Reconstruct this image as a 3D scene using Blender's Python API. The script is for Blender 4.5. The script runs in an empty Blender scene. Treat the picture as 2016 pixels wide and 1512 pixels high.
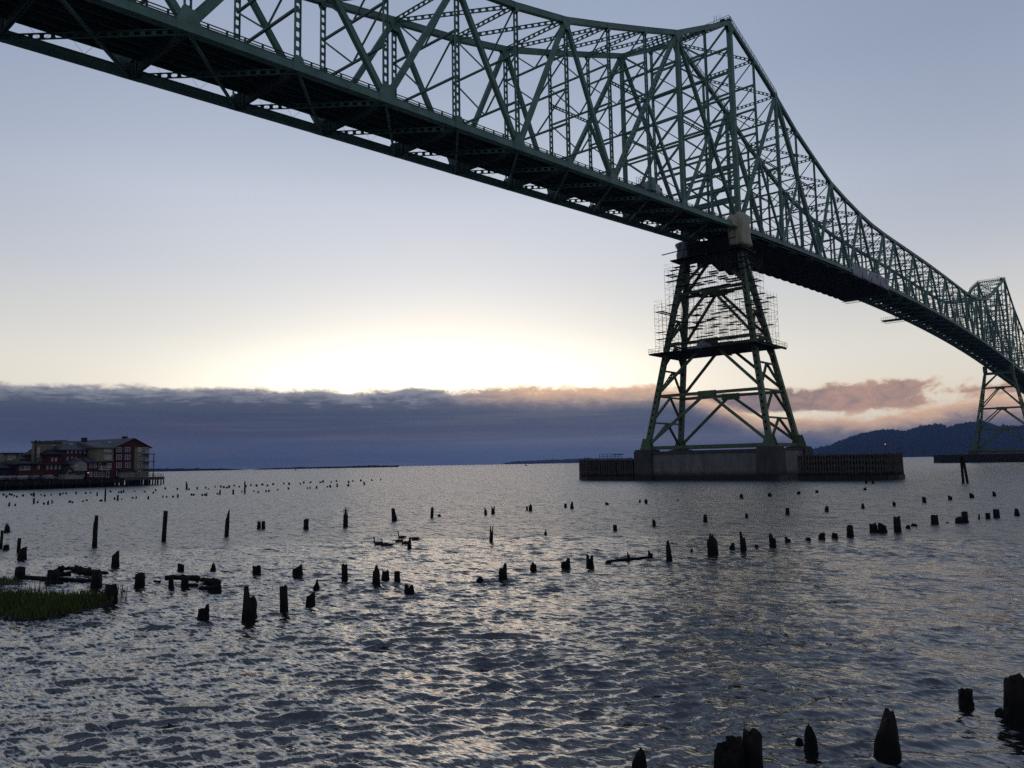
import bpy, math, random
import numpy as np
from mathutils import Vector, Matrix

random.seed(7)
rng = np.random.default_rng(7)
sc = bpy.context.scene
COL = sc.collection
R = math.radians

# ------------------------------------------------------------------ camera
CAM_H = 4.45                       # metres above the river
YAW, PITCH, ROLL = R(40.90992), R(5.86974), R(-1.05908)
FPX = 1525.754                     # focal length in pixels of a 2016 px wide picture
Fv = Vector((-math.sin(YAW)*math.cos(PITCH), math.cos(YAW)*math.cos(PITCH), math.sin(PITCH)))
r0 = Vector((math.cos(YAW), math.sin(YAW), 0)); u0 = r0.cross(Fv)
Rv = r0*math.cos(ROLL)+u0*math.sin(ROLL); Uv = -r0*math.sin(ROLL)+u0*math.cos(ROLL)
cam_d = bpy.data.cameras.new('camera'); cam = bpy.data.objects.new('camera', cam_d); COL.objects.link(cam)
m = Matrix((Rv, Uv, -Fv)).transposed().to_4x4(); m.translation = (0, 0, CAM_H)
cam.matrix_world = m
cam_d.sensor_width = 36; cam_d.lens = FPX/2016*36; cam_d.clip_start = .1; cam_d.clip_end = 60000
sc.camera = cam

# ------------------------------------------------------------------ sky and light
SUN_AZ, SUN_EL = 45.0, 2.5         # degrees; azimuth measured to the left of +Y
w = bpy.data.worlds.new('World'); sc.world = w; w.use_nodes = True
nt = w.node_tree; nt.nodes.clear()

class N:
    """tiny helper to write node maths as python"""
    def __init__(s, nt): s.nt = nt
    def new(s, t, **k):
        n = s.nt.nodes.new(t)
        for a, v in k.items(): setattr(n, a, v)
        return n
    def put(s, sock, v):
        if isinstance(v, bpy.types.NodeSocket): s.nt.links.new(v, sock)
        else: sock.default_value = v
    def m(s, op, a, b=0., c=0., clamp=False):
        n = s.new('ShaderNodeMath', operation=op, use_clamp=clamp)
        for i, v in enumerate((a, b, c)): s.put(n.inputs[i], v)
        return n.outputs[0]
    def sstep(s, lo, hi, v):
        n = s.new('ShaderNodeMapRange', interpolation_type='SMOOTHSTEP')
        s.put(n.inputs['Value'], v); s.put(n.inputs['From Min'], lo); s.put(n.inputs['From Max'], hi)
        return n.outputs[0]
    def mix(s, f, a, b, t='MIX'):
        n = s.new('ShaderNodeMix', data_type='RGBA', blend_type=t)
        s.put(n.inputs[0], f); s.put(n.inputs[6], a); s.put(n.inputs[7], b)
        return n.outputs[2]
    def ramp(s, v, stops):
        n = s.new('ShaderNodeValToRGB'); r = n.color_ramp
        while len(r.elements) < len(stops): r.elements.new(.5)
        for e, (p, c) in zip(r.elements, stops): e.position = p; e.color = (*c, 1)
        s.put(n.inputs[0], v); return n.outputs[0]
    def noise(s, vec, scale, detail=4, rough=.55, dist=0):
        n = s.new('ShaderNodeTexNoise'); s.put(n.inputs['Vector'], vec)
        n.inputs['Scale'].default_value = scale; n.inputs['Detail'].default_value = detail
        n.inputs['Roughness'].default_value = rough; n.inputs['Distortion'].default_value = dist
        return n.outputs['Fac']
    def comb(s, x, y, z):
        n = s.new('ShaderNodeCombineXYZ')
        for i, v in enumerate((x, y, z)): s.put(n.inputs[i], v)
        return n.outputs[0]

n = N(nt)
tc = n.new('ShaderNodeTexCoord'); sep = n.new('ShaderNodeSeparateXYZ'); nt.links.new(tc.outputs['Generated'], sep.inputs[0])
X, Y, Z = sep.outputs
el = n.m('MULTIPLY', n.m('ARCSINE', Z), 180/math.pi)
az = n.m('MULTIPLY', n.m('ARCTAN2', n.m('MULTIPLY', X, -1.), Y), 180/math.pi)
el01 = n.m('DIVIDE', n.m('MAXIMUM', el, 0.), 90.)
sx, sy = -math.sin(R(SUN_AZ)), math.cos(R(SUN_AZ))
side = n.m('ADD', n.m('MULTIPLY', n.m('ADD', n.m('MULTIPLY', X, sx), n.m('MULTIPLY', Y, sy)), .5), .5, clamp=True)
west = n.ramp(el01, [(0, (.90, .80, .64)), (.055, (.87, .81, .70)), (.08, (.82, .79, .73)), (.11, (.72, .715, .70)), (.155, (.61, .64, .71)),
                     (.21, (.555, .61, .725)), (.24, (.475, .535, .665)), (.295, (.375, .44, .585)), (.36, (.325, .395, .54)), (.45, (.23, .285, .41)), (.6, (.13, .165, .255)), (1, (.085, .108, .175))])
east = n.ramp(el01, [(0, (.34, .33, .40)), (.08, (.38, .36, .43)), (.2, (.31, .33, .42)), (.45, (.20, .24, .37)), (.75, (.10, .125, .20)), (1, (.085, .108, .175))])
clear = n.mix(n.sstep(.15, .85, side), east, west)
daz = n.m('SUBTRACT', az, SUN_AZ+1.5)
clear = n.mix(n.m('MULTIPLY', n.m('MULTIPLY', n.sstep(13., 40., n.m('ABSOLUTE', daz)), n.sstep(7., 20., el)), .36), clear, (.17, .215, .335, 1))
def gauss(sa, e0, se):
    a = n.m('POWER', n.m('ABSOLUTE', n.m('DIVIDE', daz, sa)), 2.); b = n.m('POWER', n.m('ABSOLUTE', n.m('DIVIDE', n.m('SUBTRACT', el, e0), se)), 2.)
    return n.m('EXPONENT', n.m('MULTIPLY', n.m('ADD', a, b), -1.))
clear = n.mix(gauss(18., 4., 10.5), clear, n.mix(1., clear, (.36, .355, .32, 1), 'ADD'))
clear = n.mix(gauss(14., 4.5, 3.6), clear, n.mix(1., clear, (.95, .88, .66, 1), 'ADD'))
clear = n.mix(1., clear, (1.065, 1.065, 1.05, 1), 'MULTIPLY')
# cloud bank low over the water, all round the horizon
vs = n.comb(n.m('MULTIPLY', X, 1.), Y, n.m('MULTIPLY', Z, 3.0))
big = n.m('SUBTRACT', n.noise(vs, 4.0, 2), .5)
fine = n.m('SUBTRACT', n.noise(vs, 22., 6, .62, .3), .5)
fine2 = n.m('SUBTRACT', n.noise(n.comb(X, Y, n.m('MULTIPLY', Z, 1.8)), 60., 7, .68, .6), .5)
wisp = n.m('SUBTRACT', n.noise(n.comb(X, Y, n.m('MULTIPLY', Z, 6.)), 34., 6, .66, .5), .5)
gap = n.m('MULTIPLY', n.sstep(30., 22., az), n.sstep(-16., 0., az))          # the bank thins out beyond the bridge
top = n.m('SUBTRACT', n.m('ADD', 5.45, n.m('MULTIPLY', n.sstep(28., 75., az), .15)), n.m('MULTIPLY', gap, n.m('ADD', 2.75, n.m('MULTIPLY', n.sstep(17., 9., az), -.75))))
top = n.m('ADD', top, n.m('ADD', n.m('MULTIPLY', big, 1.1), n.m('ADD', n.m('MULTIPLY', fine, 1.1), n.m('MULTIPLY', fine2, .75))))
soft = n.m('ADD', .27, n.m('MULTIPLY', gap, .06))
d = n.m('SUBTRACT', top, el)
bank = n.sstep(n.m('MULTIPLY', soft, -1.), soft, d)
streak = n.noise(n.comb(n.m('MULTIPLY', X, .8), n.m('MULTIPLY', Y, .8), n.m('MULTIPLY', Z, 26.)), 3.0, 5, .6)
streak2 = n.noise(n.comb(n.m('ADD', X, 4.), Y, n.m('MULTIPLY', Z, 13.)), 5.5, 5, .6, .3)
bcol = n.ramp(n.m('DIVIDE', el, 6.), [(0, (.046, .066, .128)), (.14, (.058, .076, .138)), (.25, (.074, .088, .142)), (.42, (.060, .069, .118)), (.62, (.058, .074, .128)), (.82, (.095, .113, .168)), (1, (.14, .155, .21))])
bcol = n.mix(n.m('MULTIPLY', n.sstep(.52, .68, streak), .42), bcol, (.118, .124, .172, 1))
bcol = n.mix(n.m('MULTIPLY', n.sstep(.5, .34, streak), .36), bcol, (.048, .060, .118, 1))
bcol = n.mix(n.m('MULTIPLY', n.sstep(.5, .66, streak2), n.m('MULTIPLY', n.sstep(4.2, 2.6, el), .35)), bcol, (.098, .080, .128, 1))
bcol = n.mix(n.m('MULTIPLY', n.sstep(62., 36., az), n.sstep(-40., 0., az)), bcol, n.mix(1., bcol, (1.52, 1.48, 1.34, 1), 'MULTIPLY'))
bcol = n.mix(n.m('MULTIPLY', n.sstep(1.25, .05, n.m('SUBTRACT', d, n.m('MULTIPLY', wisp, 2.6))), .92), bcol, (.27, .29, .36, 1))
pinkf = n.m('MULTIPLY', n.m('MULTIPLY', n.sstep(48., 36., az), n.sstep(-5., 10., az)), n.sstep(2.0, .2, d))
bcol = n.mix(n.m('MULTIPLY', pinkf, .8), bcol, (.44, .335, .31, 1))
bcol = n.mix(n.m('MULTIPLY', n.m('MULTIPLY', n.m('MULTIPLY', n.sstep(47., 38., az), n.sstep(-5., 10., az)), n.sstep(1.25, .0, d)), .9), bcol, (.85, .55, .37, 1))
rim = n.m('MULTIPLY', gauss(22., 5., 3.), n.sstep(.45, -.1, d))
bcol = n.mix(n.m('MULTIPLY', rim, .45), bcol, (.85, .62, .42, 1))
# loose pink puffs in the thinner part
pn = n.noise(n.comb(X, Y, n.m('MULTIPLY', Z, 2.0)), 19., 8, .64, .45)
pn2 = n.m('SUBTRACT', n.noise(n.comb(n.m('ADD', X, 7.), Y, n.m('MULTIPLY', Z, 1.7)), 48., 7, .66, .5), .5)
pel = n.m('SUBTRACT', n.m('SUBTRACT', el, 3.95), n.m('MULTIPLY', n.sstep(26., 12., az), .18))
pband = n.m('EXPONENT', n.m('MULTIPLY', n.m('POWER', n.m('ABSOLUTE', n.m('DIVIDE', pel, n.m('ADD', .95, n.m('MULTIPLY', n.sstep(26., 15., az), .35)))), 2.6), -1.))
paz = n.m('MULTIPLY', n.sstep(36., 29., az), n.sstep(10.2, 14.6, az))
pthin = n.m('MULTIPLY', n.m('MULTIPLY', n.sstep(16., 12., az), n.sstep(-10., 6., az)), .62)
pden = n.m('SUBTRACT', n.m('ADD', n.m('ADD', n.m('MULTIPLY', n.m('MULTIPLY', pband, n.m('MAXIMUM', paz, pthin)), .72), pn), n.m('MULTIPLY', pn2, .55)), .82)
puff = n.sstep(-.03, .20, pden)
warm = n.m('ADD', n.m('MULTIPLY', n.sstep(27., 16., az), .8), n.m('MULTIPLY', pn2, 2.2), clamp=True)
pcol = n.mix(warm, (.235, .20, .225, 1), (.54, .345, .265, 1))
pcol = n.mix(n.sstep(.26, .02, pden), pcol, (.82, .57, .39, 1))
pcol = n.mix(n.m('MULTIPLY', n.sstep(3.45, 2.75, el), .7), pcol, (.88, .62, .42, 1))
skyc = n.mix(puff, clear, pcol)
bcol = n.mix(1., bcol, (1.06, 1.04, .98, 1), 'MULTIPLY')
skyc = n.mix(bank, skyc, bcol)
skyc = n.mix(n.sstep(0., -2., el), skyc, (.06, .07, .1, 1))
nish = n.new('ShaderNodeTexSky', sky_type='NISHITA', sun_disc=False, sun_elevation=R(SUN_EL), sun_rotation=R(-SUN_AZ))
bg1 = n.new('ShaderNodeBackground'); bg1.inputs['Strength'].default_value = .10; nt.links.new(nish.outputs[0], bg1.inputs[0])
bg2 = n.new('ShaderNodeBackground'); bg2.inputs['Strength'].default_value = 1.0; n.put(bg2.inputs[0], skyc)
mx = n.new('ShaderNodeMixShader'); n.put(mx.inputs[0], n.m('ADD', .9, n.m('MULTIPLY', n.m('MAXIMUM', bank, puff), .1)))
nt.links.new(bg1.outputs[0], mx.inputs[1]); nt.links.new(bg2.outputs[0], mx.inputs[2])
out = n.new('ShaderNodeOutputWorld'); nt.links.new(mx.outputs[0], out.inputs[0])

sun_d = bpy.data.lights.new('sun', 'SUN'); sun = bpy.data.objects.new('sun', sun_d); COL.objects.link(sun)
sun_d.energy = .05; sun_d.angle = R(16); sun_d.color = (1, .72, .5)
sun.rotation_euler = Vector((-sx*math.cos(R(4)), -sy*math.cos(R(4)), -math.sin(R(4)))).to_track_quat('-Z', 'Y').to_euler()
sun.location = (0, 0, 200)

sc.view_settings.view_transform = 'Standard'; sc.view_settings.look = 'None'
sc.view_settings.exposure = 0; sc.view_settings.gamma = 1; sc.view_settings.use_curve_mapping = False
sc.cycles.use_denoising = False
sc.cycles.max_bounces = 6; sc.cycles.diffuse_bounces = 2; sc.cycles.glossy_bounces = 3
sc.cycles.transmission_bounces = 2; sc.cycles.volume_bounces = 0; sc.cycles.caustics_reflective = True; sc.cycles.blur_glossy = 1.5
sc.cycles.sample_clamp_indirect = 1.5

# ------------------------------------------------------------------ picture point -> place
def ray(x, y): return Fv + Rv*((x-1008)/FPX) + Uv*((756-y)/FPX)
def at(x, y, z=0.):
    v = ray(x, y); return Vector((0, 0, CAM_H)) + v*((z-CAM_H)/v.z)
def azel(x, y):
    v = ray(x, y); return math.degrees(math.atan2(-v.x, v.y)), math.atan2(v.z, math.hypot(v.x, v.y))
def depth(P): return (Vector(P)-Vector((0, 0, CAM_H))).dot(Fv)

# ------------------------------------------------------------------ materials
def mat(name, col, rough=.7, spec=.3, metal=0., var=.25, scale=1.5, bump=0., bscale=8., stretch=(1, 1, 1), col2=None, emit=None, detail=5, tide=None, rust=0.):
    mt = bpy.data.materials.new(name); mt.use_nodes = True
    q = N(mt.node_tree); b = mt.node_tree.nodes['Principled BSDF']
    b.inputs['Roughness'].default_value = rough; b.inputs['Specular IOR Level'].default_value = spec; b.inputs['Metallic'].default_value = metal
    t = q.new('ShaderNodeTexCoord')
    mp = q.new('ShaderNodeMapping'); mt.node_tree.links.new(t.outputs['Object'], mp.inputs[0]); mp.inputs['Scale'].default_value = stretch
    f = q.noise(mp.outputs[0], scale, detail, .6)
    c2 = col2 or tuple(c*(1-var) for c in col)
    c1 = tuple(min(1, c*(1+var)) for c in col) if not col2 else col
    base = q.ramp(f, [(.3, c2), (.7, c1)])
    if rust:
        rn = q.noise(t.outputs['Object'], 1.1, 8, .7); base = q.mix(q.m('MULTIPLY', q.sstep(.60, .70, rn), rust), base, (.085, .045, .022, 1))
    if tide:
        z_ = q.new('ShaderNodeSeparateXYZ'); mt.node_tree.links.new(t.outputs['Object'], z_.inputs[0])
        zz_ = q.m('ADD', z_.outputs[2], q.m('MULTIPLY', q.m('SUBTRACT', q.noise(t.outputs['Object'], 1.7, 5, .65), .5), tide[3]))
        base = q.mix(q.sstep(tide[0], tide[1], zz_), (*tide[2], 1), base)
    q.put(b.inputs['Base Color'], base)
    if bump:
        bn = q.new('ShaderNodeBump'); bn.inputs['Strength'].default_value = bump; bn.inputs['Distance'].default_value = .05
        q.put(bn.inputs['Height'], q.noise(mp.outputs[0], bscale, 5)); mt.node_tree.links.new(bn.outputs[0], b.inputs['Normal'])
    if emit:
        b.inputs['Emission Color'].default_value = (*emit[0], 1); b.inputs['Emission Strength'].default_value = emit[1]
    return mt

M = {}
M['steel'] = mat('green_steel_paint', (.120, .215, .165), .6, .25, var=.28, scale=.35, col2=None, bump=.15, rust=.55)
M['steel_worn'] = mat('weathered_green_steel', (.115, .185, .095), .62, .25, scale=.5, col2=(.075, .10, .055), bump=.2, rust=.8)
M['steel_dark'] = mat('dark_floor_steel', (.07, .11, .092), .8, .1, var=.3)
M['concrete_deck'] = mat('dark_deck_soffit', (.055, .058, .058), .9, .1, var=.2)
M['concrete'] = mat('pier_concrete', (.20, .195, .185), .9, .15, scale=.45, col2=(.11, .107, .10), bump=.3, bscale=3, stretch=(1.6, 1.6, .5), tide=(1.0, 2.3, (.045, .045, .04), 1.6))
M['concrete_dk'] = mat('stained_concrete', (.085, .083, .08), .9, .15, scale=.6, col2=(.05, .05, .05), bump=.3, bscale=3, stretch=(1.5, 1.5, .5), tide=(.8, 2.1, (.022, .023, .02), 1.4))
M['wet'] = mat('wet_algae', (.012, .013, .011), .6, .3, var=.4)
M['piling'] = mat('rotten_black_wood', (.030, .025, .021), .8, .15, scale=3, col2=(.010, .009, .008), bump=.7, bscale=10, stretch=(3, 3, .5), tide=(.12, .5, (.006, .007, .006), .35))
M['timber'] = mat('fender_timber', (.115, .098, .078), .9, .1, scale=1.2, col2=(.06, .052, .045), bump=.4, stretch=(2, 2, .4), tide=(1.0, 1.9, (.02, .02, .018), .8))
M['timber_dk'] = mat('fender_backing', (.020, .018, .016), .9, .1)
M['plank'] = mat('scaffold_plank', (.045, .04, .035), .9, .1)
M['tube'] = mat('scaffold_tube', (.06, .06, .06), .6, .3)
M['tarp'] = mat('beige_tarp', (.40, .37, .25), .75, .25, var=.12, scale=1.2, bump=.5, bscale=1.4)
M['tarp_grey'] = mat('grey_tarp', (.22, .225, .235), .75, .25, var=.12, scale=1.2, bump=.4, bscale=2)
M['net'] = mat('dark_netting', (.018, .022, .02), .9, .1, bump=.3)
M['sheet'] = mat('grey_containment_sheet', (.36, .36, .38), .8, .2, var=.08, scale=.8, bump=.3, bscale=1.)
M['red'] = mat('dark_red_siding', (.085, .024, .024), .85, .15, var=.2, scale=2)
M['tan'] = mat('olive_tan_siding', (.20, .185, .115), .85, .15, var=.12, scale=2)
M['grey_siding'] = mat('pale_siding', (.27, .265, .235), .85, .15, var=.12)
M['roof'] = mat('slate_roof', (.065, .068, .082), .75, .3, var=.2, scale=3, bump=.3)
M['roof_dk'] = mat('dark_roof', (.028, .027, .032), .8, .2, var=.2)
M['white'] = mat('white_trim', (.58, .56, .54), .6, .3, var=.06)
M['glass'] = mat('window_glass', (.03, .035, .045), .12, .5, var=.1)
M['glass_pale'] = mat('curtained_window', (.33, .31, .25), .5, .4, var=.1)
M['rail'] = mat('railing_metal', (.05, .07, .065), .6, .3)
M['black'] = mat('black_iron', (.02, .02, .02), .6, .3)
M['rubber'] = mat('tyre_rubber', (.02, .02, .02), .9, .1)
M['forest'] = mat('forested_hillside', (.018, .026, .022), .95, .0, scale=.012, col2=(.009, .014, .014), detail=8)
M['mud'] = mat('mud', (.02, .018, .014), .6, .3)
M['grass'] = mat('marsh_grass_blades', (.095, .125, .026), .8, .1, scale=2.2, col2=(.050, .060, .020))
M['reed'] = mat('dry_reed', (.05, .055, .03), .8, .1)
M['goose'] = mat('goose_plumage', (.05, .042, .035), .8, .1, scale=6, col2=(.018, .016, .015))
M['lamp'] = mat('beacon_lamp', (.8, .5, .4), .5, emit=((1., .62, .5), .4))
M['lampw'] = mat('porch_lamp', (.8, .7, .5), .5, emit=((1., .86, .62), .3))
for i, c in enumerate(((.10, .105, .11), (.05, .055, .06), (.16, .16, .16), (.03, .034, .04), (.10, .10, .105))):
    M['car%d' % i] = mat('car_paint', c, .3, .5, var=.05)

# ------------------------------------------------------------------ mesh helpers
class MB:
    def __init__(s): s.v = []; s.f = []
    def add(s, vs, fs):
        o = len(s.v); s.v += [tuple(p) for p in vs]; s.f += [tuple(i+o for i in f) for f in fs]; return s
    def box(s, c, half, ax=None):
        c = Vector(c); a, b, d = ax or (Vector((1, 0, 0)), Vector((0, 1, 0)), Vector((0, 0, 1)))
        vs = [c+a*(half[0]*i)+b*(half[1]*j)+d*(half[2]*k) for i in (-1, 1) for j in (-1, 1) for k in (-1, 1)]
        return s.add(vs, [(0, 1, 3, 2), (4, 6, 7, 5), (0, 4, 5, 1), (2, 3, 7, 6), (0, 2, 6, 4), (1, 5, 7, 3)])
    def frame(s, p0, p1, side):
        a = Vector(p1)-Vector(p0); L = a.length; a.normalize(); c = Vector(side)
        c = c-a*c.dot(a)
        if c.length < 1e-4: c = Vector((0, 1, 0))-a*a.y
        c.normalize(); return a, a.cross(c), c, L
    def beam(s, p0, p1, wb, wc, side=(1, 0, 0), lips=0.):
        """box beam; wc = size along `side`, wb = across it; lips = wider cover plates"""
        a, b, c, L = s.frame(p0, p1, side); mid = (Vector(p0)+Vector(p1))/2
        s.box(mid, (L/2, wb/2-(.03 if lips else 0), wc/2), (a, b, c))
        if lips:
            for q in (-1, 1): s.box(mid+b*(q*(wb/2-.0)), (L/2, .03, wc/2+lips), (a, b, c))
        return s
    def perf(s, p0, p1, wb, wc, side=(1, 0, 0), pitch=1.05, hl=.6, hw=.3, double=False, t=.07):
        """built-up member: two side plates and cover plate(s) pierced by oval holes; plate normal = `side`"""
        a, b, c, L = s.frame(p0, p1, side); p0 = Vector(p0); mid = (p0+Vector(p1))/2
        for q in (-1, 1): s.box(mid+b*(q*(wb/2-t/2)), (L/2, t/2, wc/2), (a, b, c))
        W = wb/2-t; n = max(1, int(L/pitch)); l = L/n/2; A = min(hl/2, l*.8); B = min(hw/2, W*.85)
        As, Bs = A-B*.55, B*.5
        for off in ((-wc/2+.03, wc/2-.03) if double else (0.,)):
            for k in range(n):
                o = p0+a*(l*(2*k+1))+c*off
                P = lambda u, v: o+a*u+b*v
                vs = [P(A, Bs), P(As, B), P(-As, B), P(-A, Bs), P(-A, -Bs), P(-As, -B), P(As, -B), P(A, -Bs),
                      P(l, Bs), P(l, W), P(As, W), P(-As, W), P(-l, W), P(-l, Bs), P(-l, -Bs), P(-l, -W), P(-As, -W), P(As, -W), P(l, -W), P(l, -Bs)]
                s.add(vs, [(0, 8, 9, 10, 1), (1, 10, 11, 2), (2, 11, 12, 13, 3), (3, 13, 14, 4), (4, 14, 15, 16, 5), (5, 16, 17, 6), (6, 17, 18, 19, 7), (7, 19, 8, 0)])
        return s
    def tube(s, p0, p1, r, n=4):
        a, b, c, L = s.frame(p0, p1, (.3, .2, 1)); p0, p1 = Vector(p0), Vector(p1)
        vs = []
        for p in (p0, p1):
            for i in range(n): t = 2*math.pi*i/n; vs.append(p+b*(r*math.cos(t))+c*(r*math.sin(t)))
        fs = [(i, (i+1) % n, n+(i+1) % n, n+i) for i in range(n)]+[tuple(range(n))[::-1], tuple(range(n, 2*n))]
        return s.add(vs, fs)
    def prism(s, pts, d):
        """closed polygon pts extruded by vector d"""
        n = len(pts); d = Vector(d); vs = [Vector(p) for p in pts]+[Vector(p)+d for p in pts]
        return s.add(vs, [tuple(range(n))[::-1], tuple(range(n, 2*n))]+[(i, (i+1) % n, n+(i+1) % n, n+i) for i in range(n)])
    def mesh(s, name, mt, smooth=False):
        me = bpy.data.meshes.new(name); me.from_pydata(s.v, [], s.f)
        if mt: me.materials.append(mt)
        if smooth: me.polygons.foreach_set('use_smooth', [True]*len(me.polygons))
        me.update(); return me
    def obj(s, name, mt, parent=None, smooth=False, **props):
        o = bpy.data.objects.new(name, s.mesh(name, mt, smooth)); COL.objects.link(o)
        if parent: o.parent = parent
        for k, v in props.items(): o[k] = v
        return o

def empty(name, label, cat, loc=(0, 0, 0), group=None):
    o = bpy.data.objects.new(name, None); COL.objects.link(o); o.location = loc; o.empty_display_size = .2
    o['label'] = label; o['category'] = cat
    if group: o['group'] = group
    return o
def inst(name, me, parent=None, loc=(0, 0, 0), **props):
    o = bpy.data.objects.new(name, me); COL.objects.link(o); o.location = loc
    if parent: o.parent = parent
    for k, v in props.items(): o[k] = v
    return o

# ================================================================== RIVER
def build_water():
    rs = [0.]
    r = 5.
    while r < 9000:
        rs.append(r); r *= 1.0038 if 9 < r < 48 else 1.0058 if r < 90 else (1.012 if r < 1500 else 1.06)
    rs = np.array(rs)
    a0, a1 = -1., 84.
    az_f = np.arange(a0, a1, .118); az_c = np.linspace(a1, a0+360, 56)[:-1]
    azs = np.radians(np.concatenate([az_f, az_c])); na, nr = len(azs), len(rs)
    rr = rs[1:, None]; x = -rr*np.sin(azs)[None]; y = rr*np.cos(azs)[None]
    sp = np.gradient(rs)[1:, None]*np.ones((1, na)); sp[:, len(az_f):] = np.maximum(sp[:, len(az_f):], rr*.11)
    z = np.zeros_like(x); dx = np.zeros_like(x); dy = np.zeros_like(x)
    g = np.random.default_rng(3)
    nw = 120
    lam = np.concatenate([np.exp(g.uniform(np.log(.10), np.log(1.0), nw-10)), g.uniform(1.3, 3.6, 10)]); lam.sort()
    th = np.radians(90+41+8)+np.radians(g.normal(0, 23, nw)); ph = g.uniform(0, 6.28, nw)
    gust = np.zeros_like(x)
    for q in range(26):
        L_ = math.exp(g.uniform(math.log(1.8), math.log(50))); a_ = g.uniform(0, 6.28); gust += np.sin((x*math.cos(a_)+y*math.sin(a_))*6.283/L_+g.uniform(0, 6.28))
    gust = np.clip(.72+.25*gust/2., .12, 1.7)
    lost = np.zeros_like(x); tot_s = 0.
    for l, t, p in zip(lam, th, ph):
        k = 2*math.pi/l; slope = .0265*(.9 if l < .25 else (1. if l < .8 else (.8 if l < 1.25 else .3)))
        A = slope/k
        f = np.clip((l/sp-2.)/1.6, 0, 1); lost += slope**2*(1-f**2); tot_s += slope**2; far = f.max(axis=1) > 0; nrw = int(far.nonzero()[0].max())+1 if far.any() else 0
        if not nrw: continue
        arg = k*(x[:nrw]*math.cos(t)+y[:nrw]*math.sin(t))+p
        Af = A*f[:nrw]*(.3+.92*gust[:nrw] if l < 1.2 else 1.)
        z[:nrw] += Af*np.cos(arg); s_ = Af*np.sin(arg)*1.25
        dx[:nrw] -= math.cos(t)*s_; dy[:nrw] -= math.sin(t)*s_
    V = np.zeros((1+(nr-1)*na, 3)); V[1:, 0] = (x+dx).ravel(); V[1:, 1] = (y+dy).ravel(); V[1:, 2] = z.ravel()
    i = np.arange(nr-2)[:, None]*na; j = np.arange(na)[None]; j2 = (j+1) % na
    q = np.stack([1+i+j, 1+i+na+j, 1+i+na+j2, 1+i+j2], -1).reshape(-1, 4)
    tri = np.stack([np.zeros(na, int), 1+np.arange(na), 1+(np.arange(na)+1) % na], -1)
    me = bpy.data.meshes.new('water'); nq, ntr = len(q), len(tri)
    me.vertices.add(len(V)); me.vertices.foreach_set('co', V.ravel())
    me.loops.add(nq*4+ntr*3); me.loops.foreach_set('vertex_index', np.concatenate([q.ravel(), tri.ravel()]).astype(np.int32))
    me.polygons.add(nq+ntr)
    st = np.concatenate([np.arange(nq)*4, nq*4+np.arange(ntr)*3]).astype(np.int32)
    me.polygons.foreach_set('loop_start', st)
    me.update(calc_edges=True); me.validate()
    me.polygons.foreach_set('use_smooth', np.ones(len(me.polygons), bool))
    at_ = me.attributes.new('ripple', 'FLOAT', 'POINT'); rv_ = np.zeros(len(V)); rv_[1:] = np.sqrt(lost/tot_s).ravel()
    at_.data.foreach_set('value', rv_)
    mt = bpy.data.materials.new('river_water'); mt.use_nodes = True
    q_ = N(mt.node_tree); b = mt.node_tree.nodes['Principled BSDF']
    b.inputs['Base Color'].default_value = (.008, .010, .012, 1); b.inputs['Roughness'].default_value = .06
    b.inputs['IOR'].default_value = 2.1; b.inputs['Specular IOR Level'].default_value = .5
    t = q_.new('ShaderNodeTexCoord')
    mp = q_.new('ShaderNodeMapping'); mt.node_tree.links.new(t.outputs['Object'], mp.inputs[0])
    mp.inputs['Rotation'].default_value = (0, 0, -YAW); mp.inputs['Scale'].default_value = (.40, 1.45, 1)
    def slopes(sc_, amp, det):
        nz = q_.new('ShaderNodeTexNoise'); mt.node_tree.links.new(mp.outputs[0], nz.inputs['Vector'])
        nz.inputs['Scale'].default_value = sc_; nz.inputs['Detail'].default_value = det; nz.inputs['Roughness'].default_value = .6
        a = q_.new('ShaderNodeVectorMath', operation='SUBTRACT'); mt.node_tree.links.new(nz.outputs['Color'], a.inputs[0]); a.inputs[1].default_value = (.5, .5, .5)
        b_ = q_.new('ShaderNodeVectorMath', operation='MULTIPLY'); mt.node_tree.links.new(a.outputs[0], b_.inputs[0]); b_.inputs[1].default_value = (amp, amp, 0)
        return b_.outputs[0]
    def vadd(a, c):
        v_ = q_.new('ShaderNodeVectorMath', operation='ADD'); mt.node_tree.links.new(a, v_.inputs[0]); mt.node_tree.links.new(c, v_.inputs[1]); return v_.outputs[0]
    geo = q_.new('ShaderNodeNewGeometry')
    ra = q_.new('ShaderNodeAttribute', attribute_name='ripple')
    sl = q_.new('ShaderNodeVectorMath', operation='SCALE'); mt.node_tree.links.new(vadd(slopes(1.2, .7, 1), slopes(3.6, 1.8, 2)), sl.inputs[0])
    q_.put(sl.inputs['Scale'], ra.outputs['Fac'])
    tot = vadd(geo.outputs['Normal'], vadd(sl.outputs[0], slopes(9., .8, 3)))
    q_.put(b.inputs['Roughness'], q_.m('ADD', q_.m('ADD', .06, q_.m('MULTIPLY', ra.outputs['Fac'], .12)), q_.m('MULTIPLY', q_.m('POWER', ra.outputs['Fac'], 8.), .17)))
    nn_ = q_.new('ShaderNodeVectorMath', operation='NORMALIZE'); mt.node_tree.links.new(tot, nn_.inputs[0])
    mt.node_tree.links.new(nn_.outputs[0], b.inputs['Normal'])
    me.materials.append(mt)
    o = bpy.data.objects.new('water', me); COL.objects.link(o); o['kind'] = 'structure'
    return o
build_water()

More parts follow.
